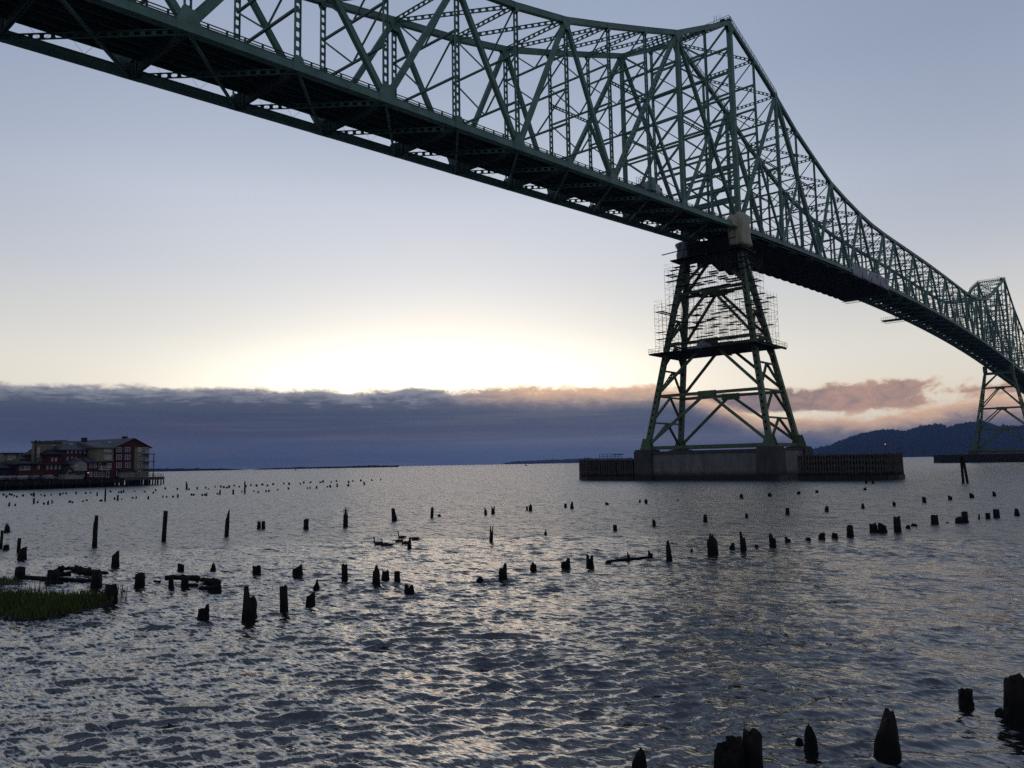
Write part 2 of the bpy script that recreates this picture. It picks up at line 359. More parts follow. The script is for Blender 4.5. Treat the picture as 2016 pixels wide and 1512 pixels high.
# ================================================================== HILLS AND FAR SHORES
def shore(name, pts, base_y, D, depth_m, jag, seed, kind='structure', steps=3):
    """a land mass at distance D whose skyline passes through picture points pts; rows go back and up, then down"""
    g = np.random.default_rng(seed)
    A = [azel(*p) for p in pts]; A.sort(key=lambda t: t[0])
    xs = np.array([a[0] for a in A]); es = np.array([a[1] for a in A])
    aa = np.linspace(xs[0], xs[-1], max(40, int((xs[-1]-xs[0])/.03)))
    hh = np.interp(aa, xs, es)*D+CAM_H
    mb = MB(); rows = []
    prof = [(0, 0), (.10, .16), (.25, .38), (.45, .62), (.7, .86), (1, 1), (1.6, .55), (2.2, 0)]
    for q, (fr, hr) in enumerate(prof):
        row = []
        nz = g.normal(0, 1, len(aa)); nz = .5*nz+.5*np.convolve(nz, np.ones(5)/2.2, 'same')
        lump = np.convolve(g.normal(0, 1, len(aa)+40), np.hanning(41)/4, 'valid')
        for i, (a, h) in enumerate(zip(aa, hh)):
            r = D-depth_m+fr*depth_m
            zz = h*hr*(r/D if hr else 0)
            if 0 < hr: zz += (abs(nz[i])*jag+lump[i]*jag*(1.2 if hr < 1 else .25))*min(1, h/(jag*5))
            t = R(a); row.append(len(mb.v)); mb.v.append((-math.sin(t)*r, math.cos(t)*r, max(zz, 0) if hr else -2))
        rows.append(row)
    for r1, r2 in zip(rows, rows[1:]):
        for i in range(len(aa)-1): mb.f.append((r1[i], r1[i+1], r2[i+1], r2[i]))
    return mb.obj(name, M['forest'], kind=kind)
hill_pts = [(1560, 897), (1602, 885), (1633, 877), (1664, 864), (1694, 854), (1720, 849), (1738, 847), (1759, 847), (1787, 849), (1805, 842), (1825, 838),
            (1846, 835), (1858, 836), (1866, 842), (1889, 834), (1915, 831), (1935, 830), (1951, 834), (1968, 840), (1994, 839), (2016, 838), (2080, 846), (2200, 832), (2400, 850), (2600, 835)]
shore('hills', hill_pts, 897, 6200, 1500, 8., 1)
shore('far_shore', [(-120, 921), (120, 921), (230, 922), (310, 923.5), (380, 923.5), (440, 923), (490, 925), (520, 922.6), (640, 919.5), (730, 917.2), (785, 916.8)], 927, 3000, 300, 2.2, 2)
shore('headland', [(990, 912.6), (1010, 909.6), (1030, 907.6), (1060, 907.3), (1090, 905.8), (1120, 904.4), (1150, 903.2), (1250, 902)], 912, 7600, 600, 5., 3)

# ================================================================== BRIDGE
PX, W_T, S0, P = -75.897, 14.0, 170.556, 13.411        # near truss plane, spacing of the trusses, main pier station, panel length
NX, FX = PX, PX-W_T
def zB(k):
    if 0 <= k <= 28: v = 54.6+.836*k*(1-k/28)
    else: v = 54.6+.836*(k if k < 0 else 28-k)
    return v+CAM_H
_zt = {-13: 60.8, -12: 61.6, -11: 62.4, -10: 63.5, -9: 65.0, -8: 67.6, -7: 70.5, -6: 73.2, -5: 76.7, -4: 81.5, -3: 86.5, -2: 91.6, -1: 98.6, 0: 105.65,
       1: 101.3, 2: 96.6, 3: 91.15, 4: 87.2, 5: 83.5, 6: 81.6, 7: 80.2, 8: 79.3, 9: 79.1, 10: 79.2, 11: 79.35, 12: 79.5, 13: 79.6, 14: 79.65}
def zT(k):
    if k > 14: k = 28-k
    return _zt[k]+CAM_H
def Yk(k): return S0+k*P
def B(k, x): return Vector((x, Yk(k), zB(k)))
def T(k, x): return Vector((x, Yk(k), zT(k)))
def mirror(k): return 28-k
bridge = empty('truss_bridge', 'long green steel cantilever truss bridge crossing high over the river', 'bridge', (0, 0, 0))
ST = M['steel']
SX = (1, 0, 0)
K0, K1 = -14, 42

def half_members():
    """(type, k-bottom/top spec) of the half from the shore end to mid span; mirrored for the other half"""
    D = []
    for kt in (-13, -11, -9, -7, -5):
        D += [('d', ('B', kt-1), ('T', kt)), ('d', ('T', kt), ('B', kt+1))]
    D += [('D', ('B', -4), ('T', -2)), ('D', ('T', -2), ('B', 0)), ('D', ('B', 0), ('T', 2)), ('S', ('T', 2), ('B', 4))]
    D += [('h', ('M', -3), ('B', -2)), ('h', ('M', -1), ('B', -2)), ('h', ('M', 1), ('B', 2)), ('h', ('M', 3), ('B', 2))]
    D += [('p', ('M', -3), ('V', -4)), ('p', ('M', -1), ('V', -2)), ('p', ('M', 1), ('V', 2)), ('p', ('M', 3), ('V', 4))]
    D += [('d', ('B', 4), ('T', 5)), ('d', ('T', 5), ('B', 6)), ('d', ('B', 6), ('T', 7)), ('d', ('T', 7), ('B', 8)), ('d', ('B', 8), ('T', 9)),
          ('d', ('B', 9), ('T', 10)), ('d', ('T', 10), ('B', 11)), ('d', ('B', 11), ('T', 12)), ('d', ('T', 12), ('B', 13)), ('d', ('B', 13), ('T', 14))]
    return D
_mid = {-3: (('B', -4), ('T', -2)), -1: (('T', -2), ('B', 0)), 1: (('B', 0), ('T', 2)), 3: (('T', 2), ('B', 4))}
def node(spec, x, mir):
    t, k = spec
    if t == 'M':
        a, b = _mid[k]; return (node(a, x, mir)+node(b, x, mir))/2
    if t == 'V':                       # on the vertical at k, level with the neighbouring mid node
        kk = k+1 if k in (-4, -2) else k-1
        q = node(('M', kk), x, mir); f = -1 if k < kk else 1
        dz = (zB(k)-zB(kk)) if not mir else (zB(mirror(k))-zB(mirror(kk)))
        kx = mirror(k) if mir else k
        return Vector((x, Yk(kx), q.z+dz))
    kx = mirror(k) if mir else k
    return B(kx, x) if t == 'B' else T(kx, x)

for x in (NX, FX):
    for k in range(K0, K1):
        MB().beam(B(k, x), B(k+1, x), 1.05, .72, SX, .07).obj('bottom_chord', ST, bridge)
        if k not in (K0, K1-1):
            MB().beam(T(k, x), T(k+1, x), .95, .72, SX, .05).obj('top_chord', ST, bridge)
    for mir in (False, True):
        for t, a, b in half_members():
            p, q = node(a, x, mir), node(b, x, mir)
            mb = MB()
            if t == 'd': mb.beam(p, q, .72, .6, SX, .03).obj('diagonal', ST, bridge)
            elif t == 'D': mb.perf(p, q, .85, .7, SX, 1.3, .55, .28, True, .08).obj('diagonal', ST, bridge)
            elif t == 'S': mb.beam(p, q, 1.1, .8, SX, .05).obj('diagonal', ST, bridge)
            elif t == 'h': mb.beam(p, q, .62, .5, SX).obj('sub_diagonal', ST, bridge)
            else: mb.perf(p, q, .56, .3, SX, 1.0, .55, .28).obj('sub_strut', ST, bridge)
    for k in range(K0+1, K1):
        p, q = B(k, x), T(k, x); mb = MB()
        if k in (0, 28): mb.beam(p, q, 1.15, .95, SX, .06)
        elif k in (-2, 2, 26, 30, 9, 19): mb.beam(p, q, .75, .7, SX, .03)
        else: mb.perf(p, q, .80, .36, SX, 1.15, .68, .40)
        mb.obj('vertical_post', ST, bridge)
    # gusset plates
    for k in range(K0+1, K1):
        kk = k if k <= 14 else 28-k
        bm_ = kk in (-12, -10, -8, -6, -4, -2, 0, 2, 4, 6, 8, 9, 11, 13); tm_ = kk in (-13, -11, -9, -7, -5, -2, 0, 2, 5, 7, 9, 10, 12, 14)
        gs = 1. if bm_ else .55
        big_ = 1.5 if kk == 0 else 1.
        c = B(k, x); hy, hz = 1.35*gs*big_, 1.55*gs*big_; mb = MB()
        s_ = (zB(k+1)-zB(k-1))/(2*P)
        for q in (-1, 1):
            xx = x+q*.40-.018
            pts = [(xx, c.y-hy, c.z-.58-hy*s_), (xx, c.y+hy, c.z-.58+hy*s_), (xx, c.y+hy, c.z+.55+hy*s_), (xx, c.y+hy*.55, c.z+.5+hz), (xx, c.y-hy*.55, c.z+.5+hz), (xx, c.y-hy, c.z+.55-hy*s_)]
            mb.prism(pts, (.036, 0, 0))
        mb.obj('gusset', ST, bridge)
        c = T(k, x); gs = 1. if tm_ else .5; hy, hz = 1.15*gs*big_, 1.5*gs*big_; mb = MB()
        s1 = (zT(k)-zT(k-1))/P if k > K0+1 else .3; s2 = (zT(k+1)-zT(k))/P if k < K1-1 else -.3
        for q in (-1, 1):
            xx = x+q*.40-.018
            pts = [(xx, c.y-hy, c.z+.5-hy*s1), (xx, c.y, c.z+.52), (xx, c.y+hy, c.z+.5+hy*s2), (xx, c.y+hy, c.z-.5+hy*s2), (xx, c.y+hy*.5, c.z-.4-hz), (xx, c.y-hy*.5, c.z-.4-hz), (xx, c.y-hy, c.z-.5-hy*s1)]
            mb.prism(pts, (.036, 0, 0))
        mb.obj('gusset', ST, bridge)

YV = (0, 1, 0); ZV = (0, 0, 1)
for k in range(K0+1, K1):
    a, b = T(k, NX), T(k, FX)
    MB().perf(a, b, .72, .26, YV, 1.1, .66, .40).obj('top_strut', ST, bridge)
    if k > K0+1:
        MB().perf(T(k, NX), T(k-1, FX), .68, .26, (T(k, NX)-T(k-1, FX)).cross(Vector((0, 0, 1))), 1.1, .66, .38).obj('top_lateral', ST, bridge)
    # sway frame: horizontal struts with V braces between them
    lv = [zB(k)+7.6]; top_ = zT(k); nb = max(1, round((top_-lv[0])/6.6)); lv = [lv[0]+(top_-lv[0])*i/nb for i in range(nb+1)]
    y = Yk(k); hv = .42 if k in (-2, -1, 0, 1, 2, 26, 27, 28, 29, 30) else .3
    for i in range(nb):
        MB().beam((NX, y, lv[i]), (FX, y, lv[i]), hv*(1.1 if k in (0, 28) else 1), hv, YV).obj('sway_strut', ST, bridge)
        mid = Vector(((NX+FX)/2, y, lv[i]))
        mb = MB()
        if k in (0, 28, -2, 26):
            # X frames at the towers
            mb.beam((NX, y, lv[i+1]), mid, hv, hv*.8, YV); mb.beam((FX, y, lv[i+1]), mid, hv, hv*.8, YV)
        else:
            mb.beam((NX, y, lv[i+1]), mid, .22, .2, YV); mb.beam((FX, y, lv[i+1]), mid, .22, .2, YV)
        mb.obj('sway_brace', ST, bridge)
# deep cross girders over the towers
for k in (0, 28):
    y = Yk(k)
    for dz, h in ((7.0, 1.0), (10.2, .7), (15., .7)):
        MB().beam((NX, y, zB(k)+dz), (FX, y, zB(k)+dz), h, .6, YV, .05).obj('portal_girder', ST, bridge)
    mb = MB()
    for s_ in (-1, 1):
        xx = (NX+FX)/2; mb.beam((xx+s_*W_T/2, y, zB(k)+3.), (xx+s_*W_T*.2, y, zB(k)+7.), .5, .4, YV)
    mb.obj('portal_knee', ST, bridge)

# floor system
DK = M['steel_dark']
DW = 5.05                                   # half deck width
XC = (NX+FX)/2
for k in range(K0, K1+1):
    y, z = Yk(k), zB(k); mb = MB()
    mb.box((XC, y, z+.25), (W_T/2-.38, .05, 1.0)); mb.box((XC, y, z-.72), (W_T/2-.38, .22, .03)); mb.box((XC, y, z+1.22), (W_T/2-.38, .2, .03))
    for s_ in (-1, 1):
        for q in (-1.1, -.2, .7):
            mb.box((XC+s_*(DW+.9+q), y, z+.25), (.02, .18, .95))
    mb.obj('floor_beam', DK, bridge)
for k in range(K0, K1):
    for s_ in (-1, 1):
        p, q = (B(k+1, NX), B(k, FX)) if s_ < 0 else (B(k, NX), B(k+1, FX))
        dz = Vector((0, 0, -.42))
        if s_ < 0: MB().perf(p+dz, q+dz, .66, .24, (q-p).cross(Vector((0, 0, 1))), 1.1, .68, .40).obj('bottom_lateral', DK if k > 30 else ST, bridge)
        else: MB().beam(p+dz, q+dz, .34, .3, ZV).obj('bottom_lateral', ST, bridge)
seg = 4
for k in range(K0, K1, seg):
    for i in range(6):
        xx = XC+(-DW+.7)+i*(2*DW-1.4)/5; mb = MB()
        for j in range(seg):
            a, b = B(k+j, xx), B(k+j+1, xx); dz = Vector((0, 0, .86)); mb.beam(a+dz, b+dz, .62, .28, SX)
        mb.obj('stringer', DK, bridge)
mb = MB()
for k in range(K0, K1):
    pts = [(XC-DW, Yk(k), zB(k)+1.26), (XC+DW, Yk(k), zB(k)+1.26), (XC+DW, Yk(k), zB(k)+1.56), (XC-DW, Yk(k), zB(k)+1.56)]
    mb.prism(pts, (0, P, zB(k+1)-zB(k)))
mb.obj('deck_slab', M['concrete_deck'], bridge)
for k in range(K0, K1, 2):
    for s_ in (-1, 1):
        mb = MB(); xx = XC+s_*(DW-.12)
        for j in range(2):
            a, b = Vector((xx, Yk(k+j), zB(k+j)+1.55)), Vector((xx, Yk(k+j+1), zB(k+j+1)+1.55))
            mb.beam(a+Vector((0, 0, .12)), b+Vector((0, 0, .12)), .24, .3, SX)
            for hz in (.62, .98): mb.beam(a+Vector((0, 0, hz)), b+Vector((0, 0, hz)), .11, .09, SX)
            nn = 6
            for i in range(nn):
                c = a.lerp(b, (i+.5)/nn); mb.box(c+Vector((0, 0, .5)), (.09, .1, .5))
        mb.obj('railing', M['rail'], bridge)
# maintenance stair and handrails on the upper chords beside each tower
def handrail(p, q, h, n, side_off, ladder=False):
    mb = MB(); p, q = Vector(p)+Vector((side_off, 0, .5)), Vector(q)+Vector((side_off, 0, .5))
    up = Vector((0, 0, h))
    mb.beam(p+up, q+up, .08, .08); mb.beam(p+up*.55, q+up*.55, .07, .07)
    for i in range(n+1):
        c = p.lerp(q, i/n); mb.beam(c, c+up, .07, .07)
    if ladder:
        for i in range(n*3):
            c = p.lerp(q, i/(n*3)); mb.box(c+Vector((-.35, 0, .12)), (.4, .12, .03))
    return mb
for x in (NX, FX):
    for so in (-.34, .34):
        for a, b in ((0, 1), (1, 2), (28, 27), (27, 26)): handrail(T(a, x), T(b, x), 1.1, 8, so).obj('handrail', M['rail'], bridge)
        for a, b in ((2, 4), (26, 24)): handrail(T(a, x), B(b, x), 1.2, 16, so, so > 0).obj('access_stair', M['rail'], bridge)
for k in (0, 28):
    for so in (-.5, .5):
        mb = MB(); a, b = T(k, NX)+Vector((.4, so, .5)), T(k, FX)+Vector((-.4, so, .5)); up = Vector((0, 0, 1.15))
        mb.beam(a+up, b+up, .08, .08); mb.beam(a+up*.5, b+up*.5, .07, .07)
        for i in range(12): c = a.lerp(b, i/11); mb.beam(c, c+up, .07, .07)
        mb.obj('handrail', M['rail'], bridge)
    mb = MB(); mb.box(T(k, XC)+Vector((0, 0, .56)), (W_T/2+.6, .8, .04)); mb.obj('walkway', M['rail'], bridge)
    mb = MB()
    for dx in (2.2, 3.1, 3.7): mb.tube(T(k, NX)+Vector((-dx, 0, .6)), T(k, NX)+Vector((-dx, 0, 2.2+.3*dx)), .05)
    mb.box(T(k, NX)+Vector((-1.6, 0, 1.)), (.5, .4, .45)); mb.obj('antenna', M['black'], bridge)
# electrical cabinet at a post
MB().box((NX+.55, Yk(-3)-.2, zB(-3)+2.0), (.45, .75, 1.3)).obj('cabinet', ST, bridge)
# drain pipes / hanging cables
mb = MB()
for k in range(-12, 0):
    for f in (.3, .62):
        c = B(k, FX).lerp(B(k+1, FX), f); d_ = c+Vector((1.2, .6, 1.3))
        mb.tube(c+Vector((.3, 0, .5)), d_+Vector((0, 0, 0)), .02, 3); mb.tube(c+Vector((.3, 0, .5)), c+Vector((1.2, -1.6, 1.3)), .02, 3)
mb.obj('hanger_wire', M['black'], bridge, kind='stuff')

# ------------------------------------------------------------------ towers
ZBASE = 2.8+CAM_H; ZTOP = 50.6+CAM_H
LV = [2.8, 15.5, 28.0, 40.5, 49.2]; LV = [z+CAM_H for z in LV]
EX, LY = 8.2, 7.6
def leg_pt(s, l, z, y0):
    t = (z-ZBASE)/(ZTOP-ZBASE); t = min(max(t, 0), 1)
    return Vector((XC+s*(W_T/2+EX*(1-t)), y0+l*(LY*(1-t)+.55), z))
def tower(y0, label):
    t = empty('steel_tower', label, 'bridge tower', (0, 0, 0), 'steel towers carrying the bridge')
    SW = M['steel_worn']
    for s in (-1, 1):
        for l in (-1, 1):
            MB().perf(leg_pt(s, l, ZBASE-.1, y0), leg_pt(s, l, ZTOP, y0), 1.15, 1.15, YV, 1.5, .6, .42, True, .09).obj('leg', SW, t)
            b0 = leg_pt(s, l, ZBASE, y0); mb = MB()
            mb.prism([b0+Vector((-1.6, -.7, -.1)), b0+Vector((1.6, -.7, -.1)), b0+Vector((.75, -.7, 2.6)), b0+Vector((-.75, -.7, 2.6))], (0, .1, 0))
            mb.prism([b0+Vector((-1.6, .6, -.1)), b0+Vector((1.6, .6, -.1)), b0+Vector((.75, .6, 2.6)), b0+Vector((-.75, .6, 2.6))], (0, .1, 0))
            mb.box(b0+Vector((0, 0, -.06)), (1.7, 1.3, .07))
            mb.obj('leg_shoe', SW, t)
    for l in (-1, 1):
        for i, z in enumerate(LV):
            zz = z+.35 if i == 0 else z
            a, b = leg_pt(-1, l, zz, y0), leg_pt(1, l, zz, y0)
            MB().beam(a, b, .62 if i < 4 else 1.4, .6, YV, .05).obj('cross_strut', SW, t)
            mid = (a+b)/2
            if i:
                mb = MB(); mb.box(mid+Vector((0, 0, -.25)), (2.2, .33, .75)); mb.obj('gusset', SW, t)
                for s in (-1, 1):
                    q = leg_pt(s, l, LV[i-1]+(.9 if i == 1 else .55), y0)
                    MB().beam(mid+Vector((s*.5, 0, -.3)), q, .6, .5, YV).obj('k_brace', SW, t)
    for s in (-1, 1):
        for i in range(len(LV)-1):
            z0, z1 = LV[i], LV[i+1]; zm = (z0+z1)/2; half = (.38, .33) if i < 3 else (.3, .28)
            for za, zb_ in ((z0, zm), (zm, z1)):
                a, b = leg_pt(s, -1, zb_, y0), leg_pt(s, 1, zb_, y0); mid = (a+b)/2
                if zb_ < LV[3]+1: MB().beam(a, b, .4, .4, SX).obj('side_strut', SW, t)
                for l in (-1, 1):
                    MB().perf(mid, leg_pt(s, l, za+.3, y0), .55, .4, SX, 1., .45, .22).obj('side_brace', SW, t)
            if i == 0:
                MB().beam(leg_pt(s, -1, z0+.35, y0), leg_pt(s, 1, z0+.35, y0), .7, .5, SX).obj('side_strut', SW, t)
        # shoe seat under the truss bearing
        mb = MB(); mb.box((XC+s*W_T/2, y0, ZTOP+1.2), (.95, 1.7, 1.9)); mb.obj('bearing_block', SW, t)
    return t
Y1, Y2 = Yk(0), Yk(28)
tower(Y1, 'near green steel bridge tower wrapped in scaffolding on the concrete pier')
tower(Y2, 'distant green steel bridge tower standing against the forested hill')

# ------------------------------------------------------------------ piers
PT = 6.75                                     # top of the pedestals
def pier(y0, label, detailed=True):
    t = empty('concrete_pier', label, 'bridge pier', (0, 0, 0), 'concrete piers under the bridge towers')
    C, CD = M['concrete'], M['concrete_dk']
    bx, by = W_T/2+EX, LY+.55
    for s in (-1, 1):
        for l in (-1, 1):
            cx, cy = XC+s*bx, y0+l*by
            mb = MB(); mb.box((cx, cy, PT/2-1), (2.35, 2.35, PT/2+1)); mb.box((cx, cy, PT+.2), (2.15, 2.15, .2)); mb.obj('pedestal', CD, t)
    for l in (-1, 1):
        yy = y0+l*by
        mb = MB(); mb.box((XC, yy, 2.2), (bx-2.36, 1.7, 4.2)); mb.obj('wall_panel', C, t)
        mb = MB(); mb.box((XC, yy, 6.36), (bx-2.36, 1.95, .34)); mb.obj('coping', CD, t)
        mb = MB(); mb.box((XC, yy, .1), (bx-2.36, 1.9, .85)); mb.obj('footing', M['wet'], t)
        if detailed:
            for i in range(1, 5):             # board marks of the shuttering, each course a shade proud
                mb = MB(); mb.box((XC, yy+l*1.705, .95+i*1.02-.51), (bx-2.37, .012 if i % 2 else .02, .50)); mb.obj('wall_course', C, t)
    for s in (-1, 1):
        xx = XC+s*bx
        mb = MB(); mb.box((xx, y0, 2.4), (1.7, by-2.36, 4.)); mb.obj('wall_panel', C, t)
        mb = MB(); mb.box((xx, y0, 6.56), (1.9, by-2.36, .16)); mb.obj('coping', CD, t)
        for l in (-1, 1):
            mb = MB(); mb.box((xx, y0+l*by, .1), (2.5, 2.5, .85)); mb.obj('footing', M['wet'], t)
    return t
pier(Y1, 'broad concrete pier with corner pedestals under the scaffolded bridge tower')
pier(Y2, 'distant low concrete pier under the far bridge tower', False)

# ------------------------------------------------------------------ timber fenders
def path_pts(poly, step):
    out = []; acc = 0
    for a, b in zip(poly, poly[1:]):
        a, b = Vector(a), Vector(b); L = (b-a).length
        while acc < L:
            out.append((a.lerp(b, acc/L), (b-a).normalized())); acc += step
        acc -= L
    return out
def fender(poly, label, top, step, seed, backing=True, herring=True, gaps=()):
    t = empty('timber_fender', label, 'timber fender', (0, 0, 0), 'timber fenders guarding the bridge piers')
    g = random.Random(seed); pts = path_pts(poly, step)
    shp = []
    for v in range(5):
        mb = MB(); n_ = 7; H = top; vs = []
        for zz, rr in ((-2, .17), (.8, .18), (H*.6, .165), (H, .15)):
            for i in range(n_):
                a = 6.283*i/n_; q = rr*(1+g.uniform(-.12, .12)); vs.append((q*math.cos(a), q*math.sin(a), zz+(g.uniform(-.15, .12) if zz == H else 0)))
        fs = [(r*n_+i, r*n_+(i+1) % n_, (r+1)*n_+(i+1) % n_, (r+1)*n_+i) for r in range(3) for i in range(n_)]+[tuple(range(3*n_, 4*n_))]
        mb.add(vs, fs); shp.append(mb.mesh('fender_pile', M['timber']))
    for i, (p, d_) in enumerate(pts):
        nrm = Vector((d_.y, -d_.x))
        if any(a < i < b for a, b in gaps) and i % 3: continue
        q = p+nrm*g.uniform(-.03, .08)
        o = inst('fender_pile', g.choice(shp), t, (q.x, q.y, g.uniform(-.25, .12))); o.rotation_euler = (g.uniform(-.012, .012), g.uniform(-.012, .012), g.uniform(0, 6))
    # wales and backing
    for z, h in ((top-.55, .16), (top*.55, .16), (.9, .35)):
        for a, b in zip(poly, poly[1:]):
            a, b = Vector(a), Vector(b); d_ = (b-a).normalized(); nrm = Vector((d_.y, -d_.x)); c0, c1 = a-nrm*.28, b-nrm*.28
            MB().beam((c0.x, c0.y, z), (c1.x, c1.y, z), h*2, .24, (nrm.x, nrm.y, 0)).obj('wale', M['timber_dk'] if z > 1 else M['wet'], t)
    if backing:
        for a, b in zip(poly, poly[1:]):
            a, b = Vector(a), Vector(b); d_ = (b-a).normalized(); nrm = Vector((d_.y, -d_.x)); c0, c1 = a-nrm*.62, b-nrm*.62
            MB().beam((c0.x, c0.y, top/2-.6), (c1.x, c1.y, top/2-.6), top+.6, .12, (nrm.x, nrm.y, 0)).obj('backing_board', M['timber_dk'], t)
    if herring:
        for i, (p, d_) in enumerate(pts[:-1]):
            nrm = Vector((d_.y, -d_.x)); q = p-nrm*.06; q2 = q+d_*step
            for z in np.arange(1.4, top-.7, 1.15):
                z = z+g.uniform(-.2, .2)
                MB().beam((q.x, q.y, z+.45), (q2.x, q2.y, z-.05), .34, .10, (nrm.x, nrm.y, 0)).obj('brace_board', M['timber'], t)
    for z in (.15,):
        for a, b in zip(poly, poly[1:]):
            a, b = Vector(a), Vector(b); d_ = (b-a).normalized(); nrm = Vector((d_.y, -d_.x)); c0, c1 = a+nrm*.24, b+nrm*.24
            MB().beam((c0.x, c0.y, z), (c1.x, c1.y, z), 1.5, .16, (nrm.x, nrm.y, 0)).obj('wet_wale', M['wet'], t)
    return t
fy = Y1-LY-.55-3.4
FR_R = [(-60.6, fy), (-50.2, fy), (-47.0, fy+1.0), (-44.7, fy+3.), (-43.5, fy+6), (-43.5, fy+10.5), (-45.7, fy+15)]
FR_L = [(-119.5, fy+15), (-120.8, fy+9.5), (-119.6, fy+5.4), (-117.0, fy+2.4), (-113.8, fy+1), (-100.6, fy+1)]
fender(FR_R, 'timber pile fender with slanting braces at the right end of the main pier', 5.25, .56, 1)
fender(FR_L, 'dark timber pile fender at the hotel side of the main pier', 5.2, .52, 2, herring=False, backing=True)
fy2 = Y2-LY-.55-3.4
fender([(-121., fy2+12), (-120., fy2+4), (-115., fy2), (-40, fy2), (-35, fy2+4)], 'long low timber fender around the far bridge pier', 5.2, .8, 3, herring=False)

# railing box and lamps on the fenders
def on_fender(x, y): return Vector((x, y, 5.2))
t = empty('fender_railing', 'small iron guard rail on top of the dark timber fender beside the pier', 'railing', (-108, fy+2.2, 5.2))
for i in range(9):
    MB().box((-3.2+i*.8, 0, .6), (.04, .04, .6)).obj('rail_post', M['black'], t)
for z in (.6, 1.2): MB().box((0, 0, z), (3.2, .035, .035)).obj('rail', M['black'], t)
MB().box((1.6, 1.2, 1.0), (1.6, .05, .08)).obj('rail', M['black'], t)
def beacon(loc, label, hgt, glow=True):
    t = empty('beacon_light', label, 'beacon', loc, 'navigation lights on the fenders')
    MB().tube((0, 0, -.6), (0, 0, hgt), .05, 6).obj('post', M['black'], t)
    mb = MB()
    for z, r_ in ((0, .09), (.08, .12), (.2, .11), (.26, .03)):
        for i in range(8): mb.v.append((r_*math.cos(.785*i), r_*math.sin(.785*i), hgt+z))
    for q in range(3):
        for i in range(8): mb.f.append((q*8+i, q*8+(i+1) % 8, q*8+8+(i+1) % 8, q*8+8+i))
    mb.f.append(tuple(range(24, 32))); mb.f.append(tuple(range(8))[::-1])
    mb.obj('lamp', M['lamp'] if glow else M['white'], t)
    return t
beacon((-44.9, fy+4.6, 5.2), 'small glowing navigation light on a post at the tip of the braced fender', 1.6)
beacon((-116.4, fy+3.2, 5.1), 'short unlit navigation post at the outer end of the dark fender', .7, False)

# ------------------------------------------------------------------ work in progress on the tower: tarps, platforms, scaffold
def cloth_box(cx, cy, z0, z1, hx, hy, seed, dome=.35, amp=.18, n=28, m_=12, power=4.):
    g = np.random.default_rng(seed); mb = MB(); ph = g.uniform(0, 6, 8)
    for j in range(m_+1):
        v = j/m_; sh = 1.
        if v > 1-dome: q = (v-(1-dome))/dome; sh = max(.04, (1-q**2.2))
        z = z0+(z1-z0)*(v if v <= 1-dome else v)
        for i in range(n):
            a = 2*math.pi*i/n; c, s_ = math.cos(a), math.sin(a); rr = (abs(c)**power+abs(s_)**power)**(-1/power)
            f = 1+amp*(.4*math.sin(5*a+ph[0]+3*v)+.35*math.sin(9*a+ph[1]-4*v)+.3*math.sin(3*a+7*v+ph[2])+.2*math.sin(14*v+ph[3]+2*a))*.35
            mb.v.append((cx+c*rr*hx*sh*f, cy+s_*rr*hy*sh*f, z))
    for j in range(m_):
        for i in range(n): mb.f.append((j*n+i, j*n+(i+1) % n, (j+1)*n+(i+1) % n, (j+1)*n+i))
    mb.f.append(tuple(range(m_*n, m_*n+n))); mb.f.append(tuple(range(n))[::-1])
    return mb
zc = zB(0)
t = empty('tarp_wrap', 'beige tarpaulin wrapped around the near bridge bearing above the tower', 'tarpaulin', (0, 0, 0), 'tarpaulins on the bridge works')
cloth_box(NX+.1, Y1, zc-4.6, zc+3.9, 1.95, 2.6, 4, .22, .42, 40, 16, 5.).obj('cover', M['tarp'], t, smooth=True)
cloth_box(NX-.1, Y1-3.3, zc-.6, zc+2.0, 1.0, 1.3, 5, .45, .6, 32, 12, 2.6).obj('flap', M['tarp'], t, smooth=True)
t = empty('tarp_wrap', 'grey stained tarpaulin around the far bridge bearing above the tower', 'tarpaulin', (0, 0, 0), 'tarpaulins on the bridge works')
cloth_box(FX-.2, Y1, zc-5.4, zc-.6, 1.7, 2.4, 6, .2, .5, 36, 14, 5.).obj('cover', M['tarp_grey'], t, smooth=True)

def wood_platform(name, label, x0, x1, y0, y1, z, nb, group='work platforms hung on the bridge'):
    t = empty(name, label, 'work platform', (0, 0, 0), group)
    st_ = (y1-y0)/nb
    for i in range(nb): MB().box(((x0+x1)/2, y0+(i+.5)*st_, z), ((x1-x0)/2, st_/2-.02, .06)).obj('plank', M['plank'], t)
    for xx in (x0+.4, (x0+x1)/2, x1-.4): MB().box((xx, (y0+y1)/2, z-.22), (.12, (y1-y0)/2+.3, .15)).obj('joist', M['steel_dark'], t)
    return t
wood_platform('upper_platform', 'plank platform on long beams under the tarps at the tower top', FX-2.6, NX+2.6, Y1-3.6, Y1+3.4, zc-5.6, 14)
t = empty('support_beam', 'long thin steel beam slung across the tower top below the tarps', 'beam', (0, 0, 0))
MB().beam((FX-4.6, Y1-3.9, zc-3.9), (NX+.8, Y1-3.9, zc-3.3), .22, .16, YV).obj('web', M['plank'], t)
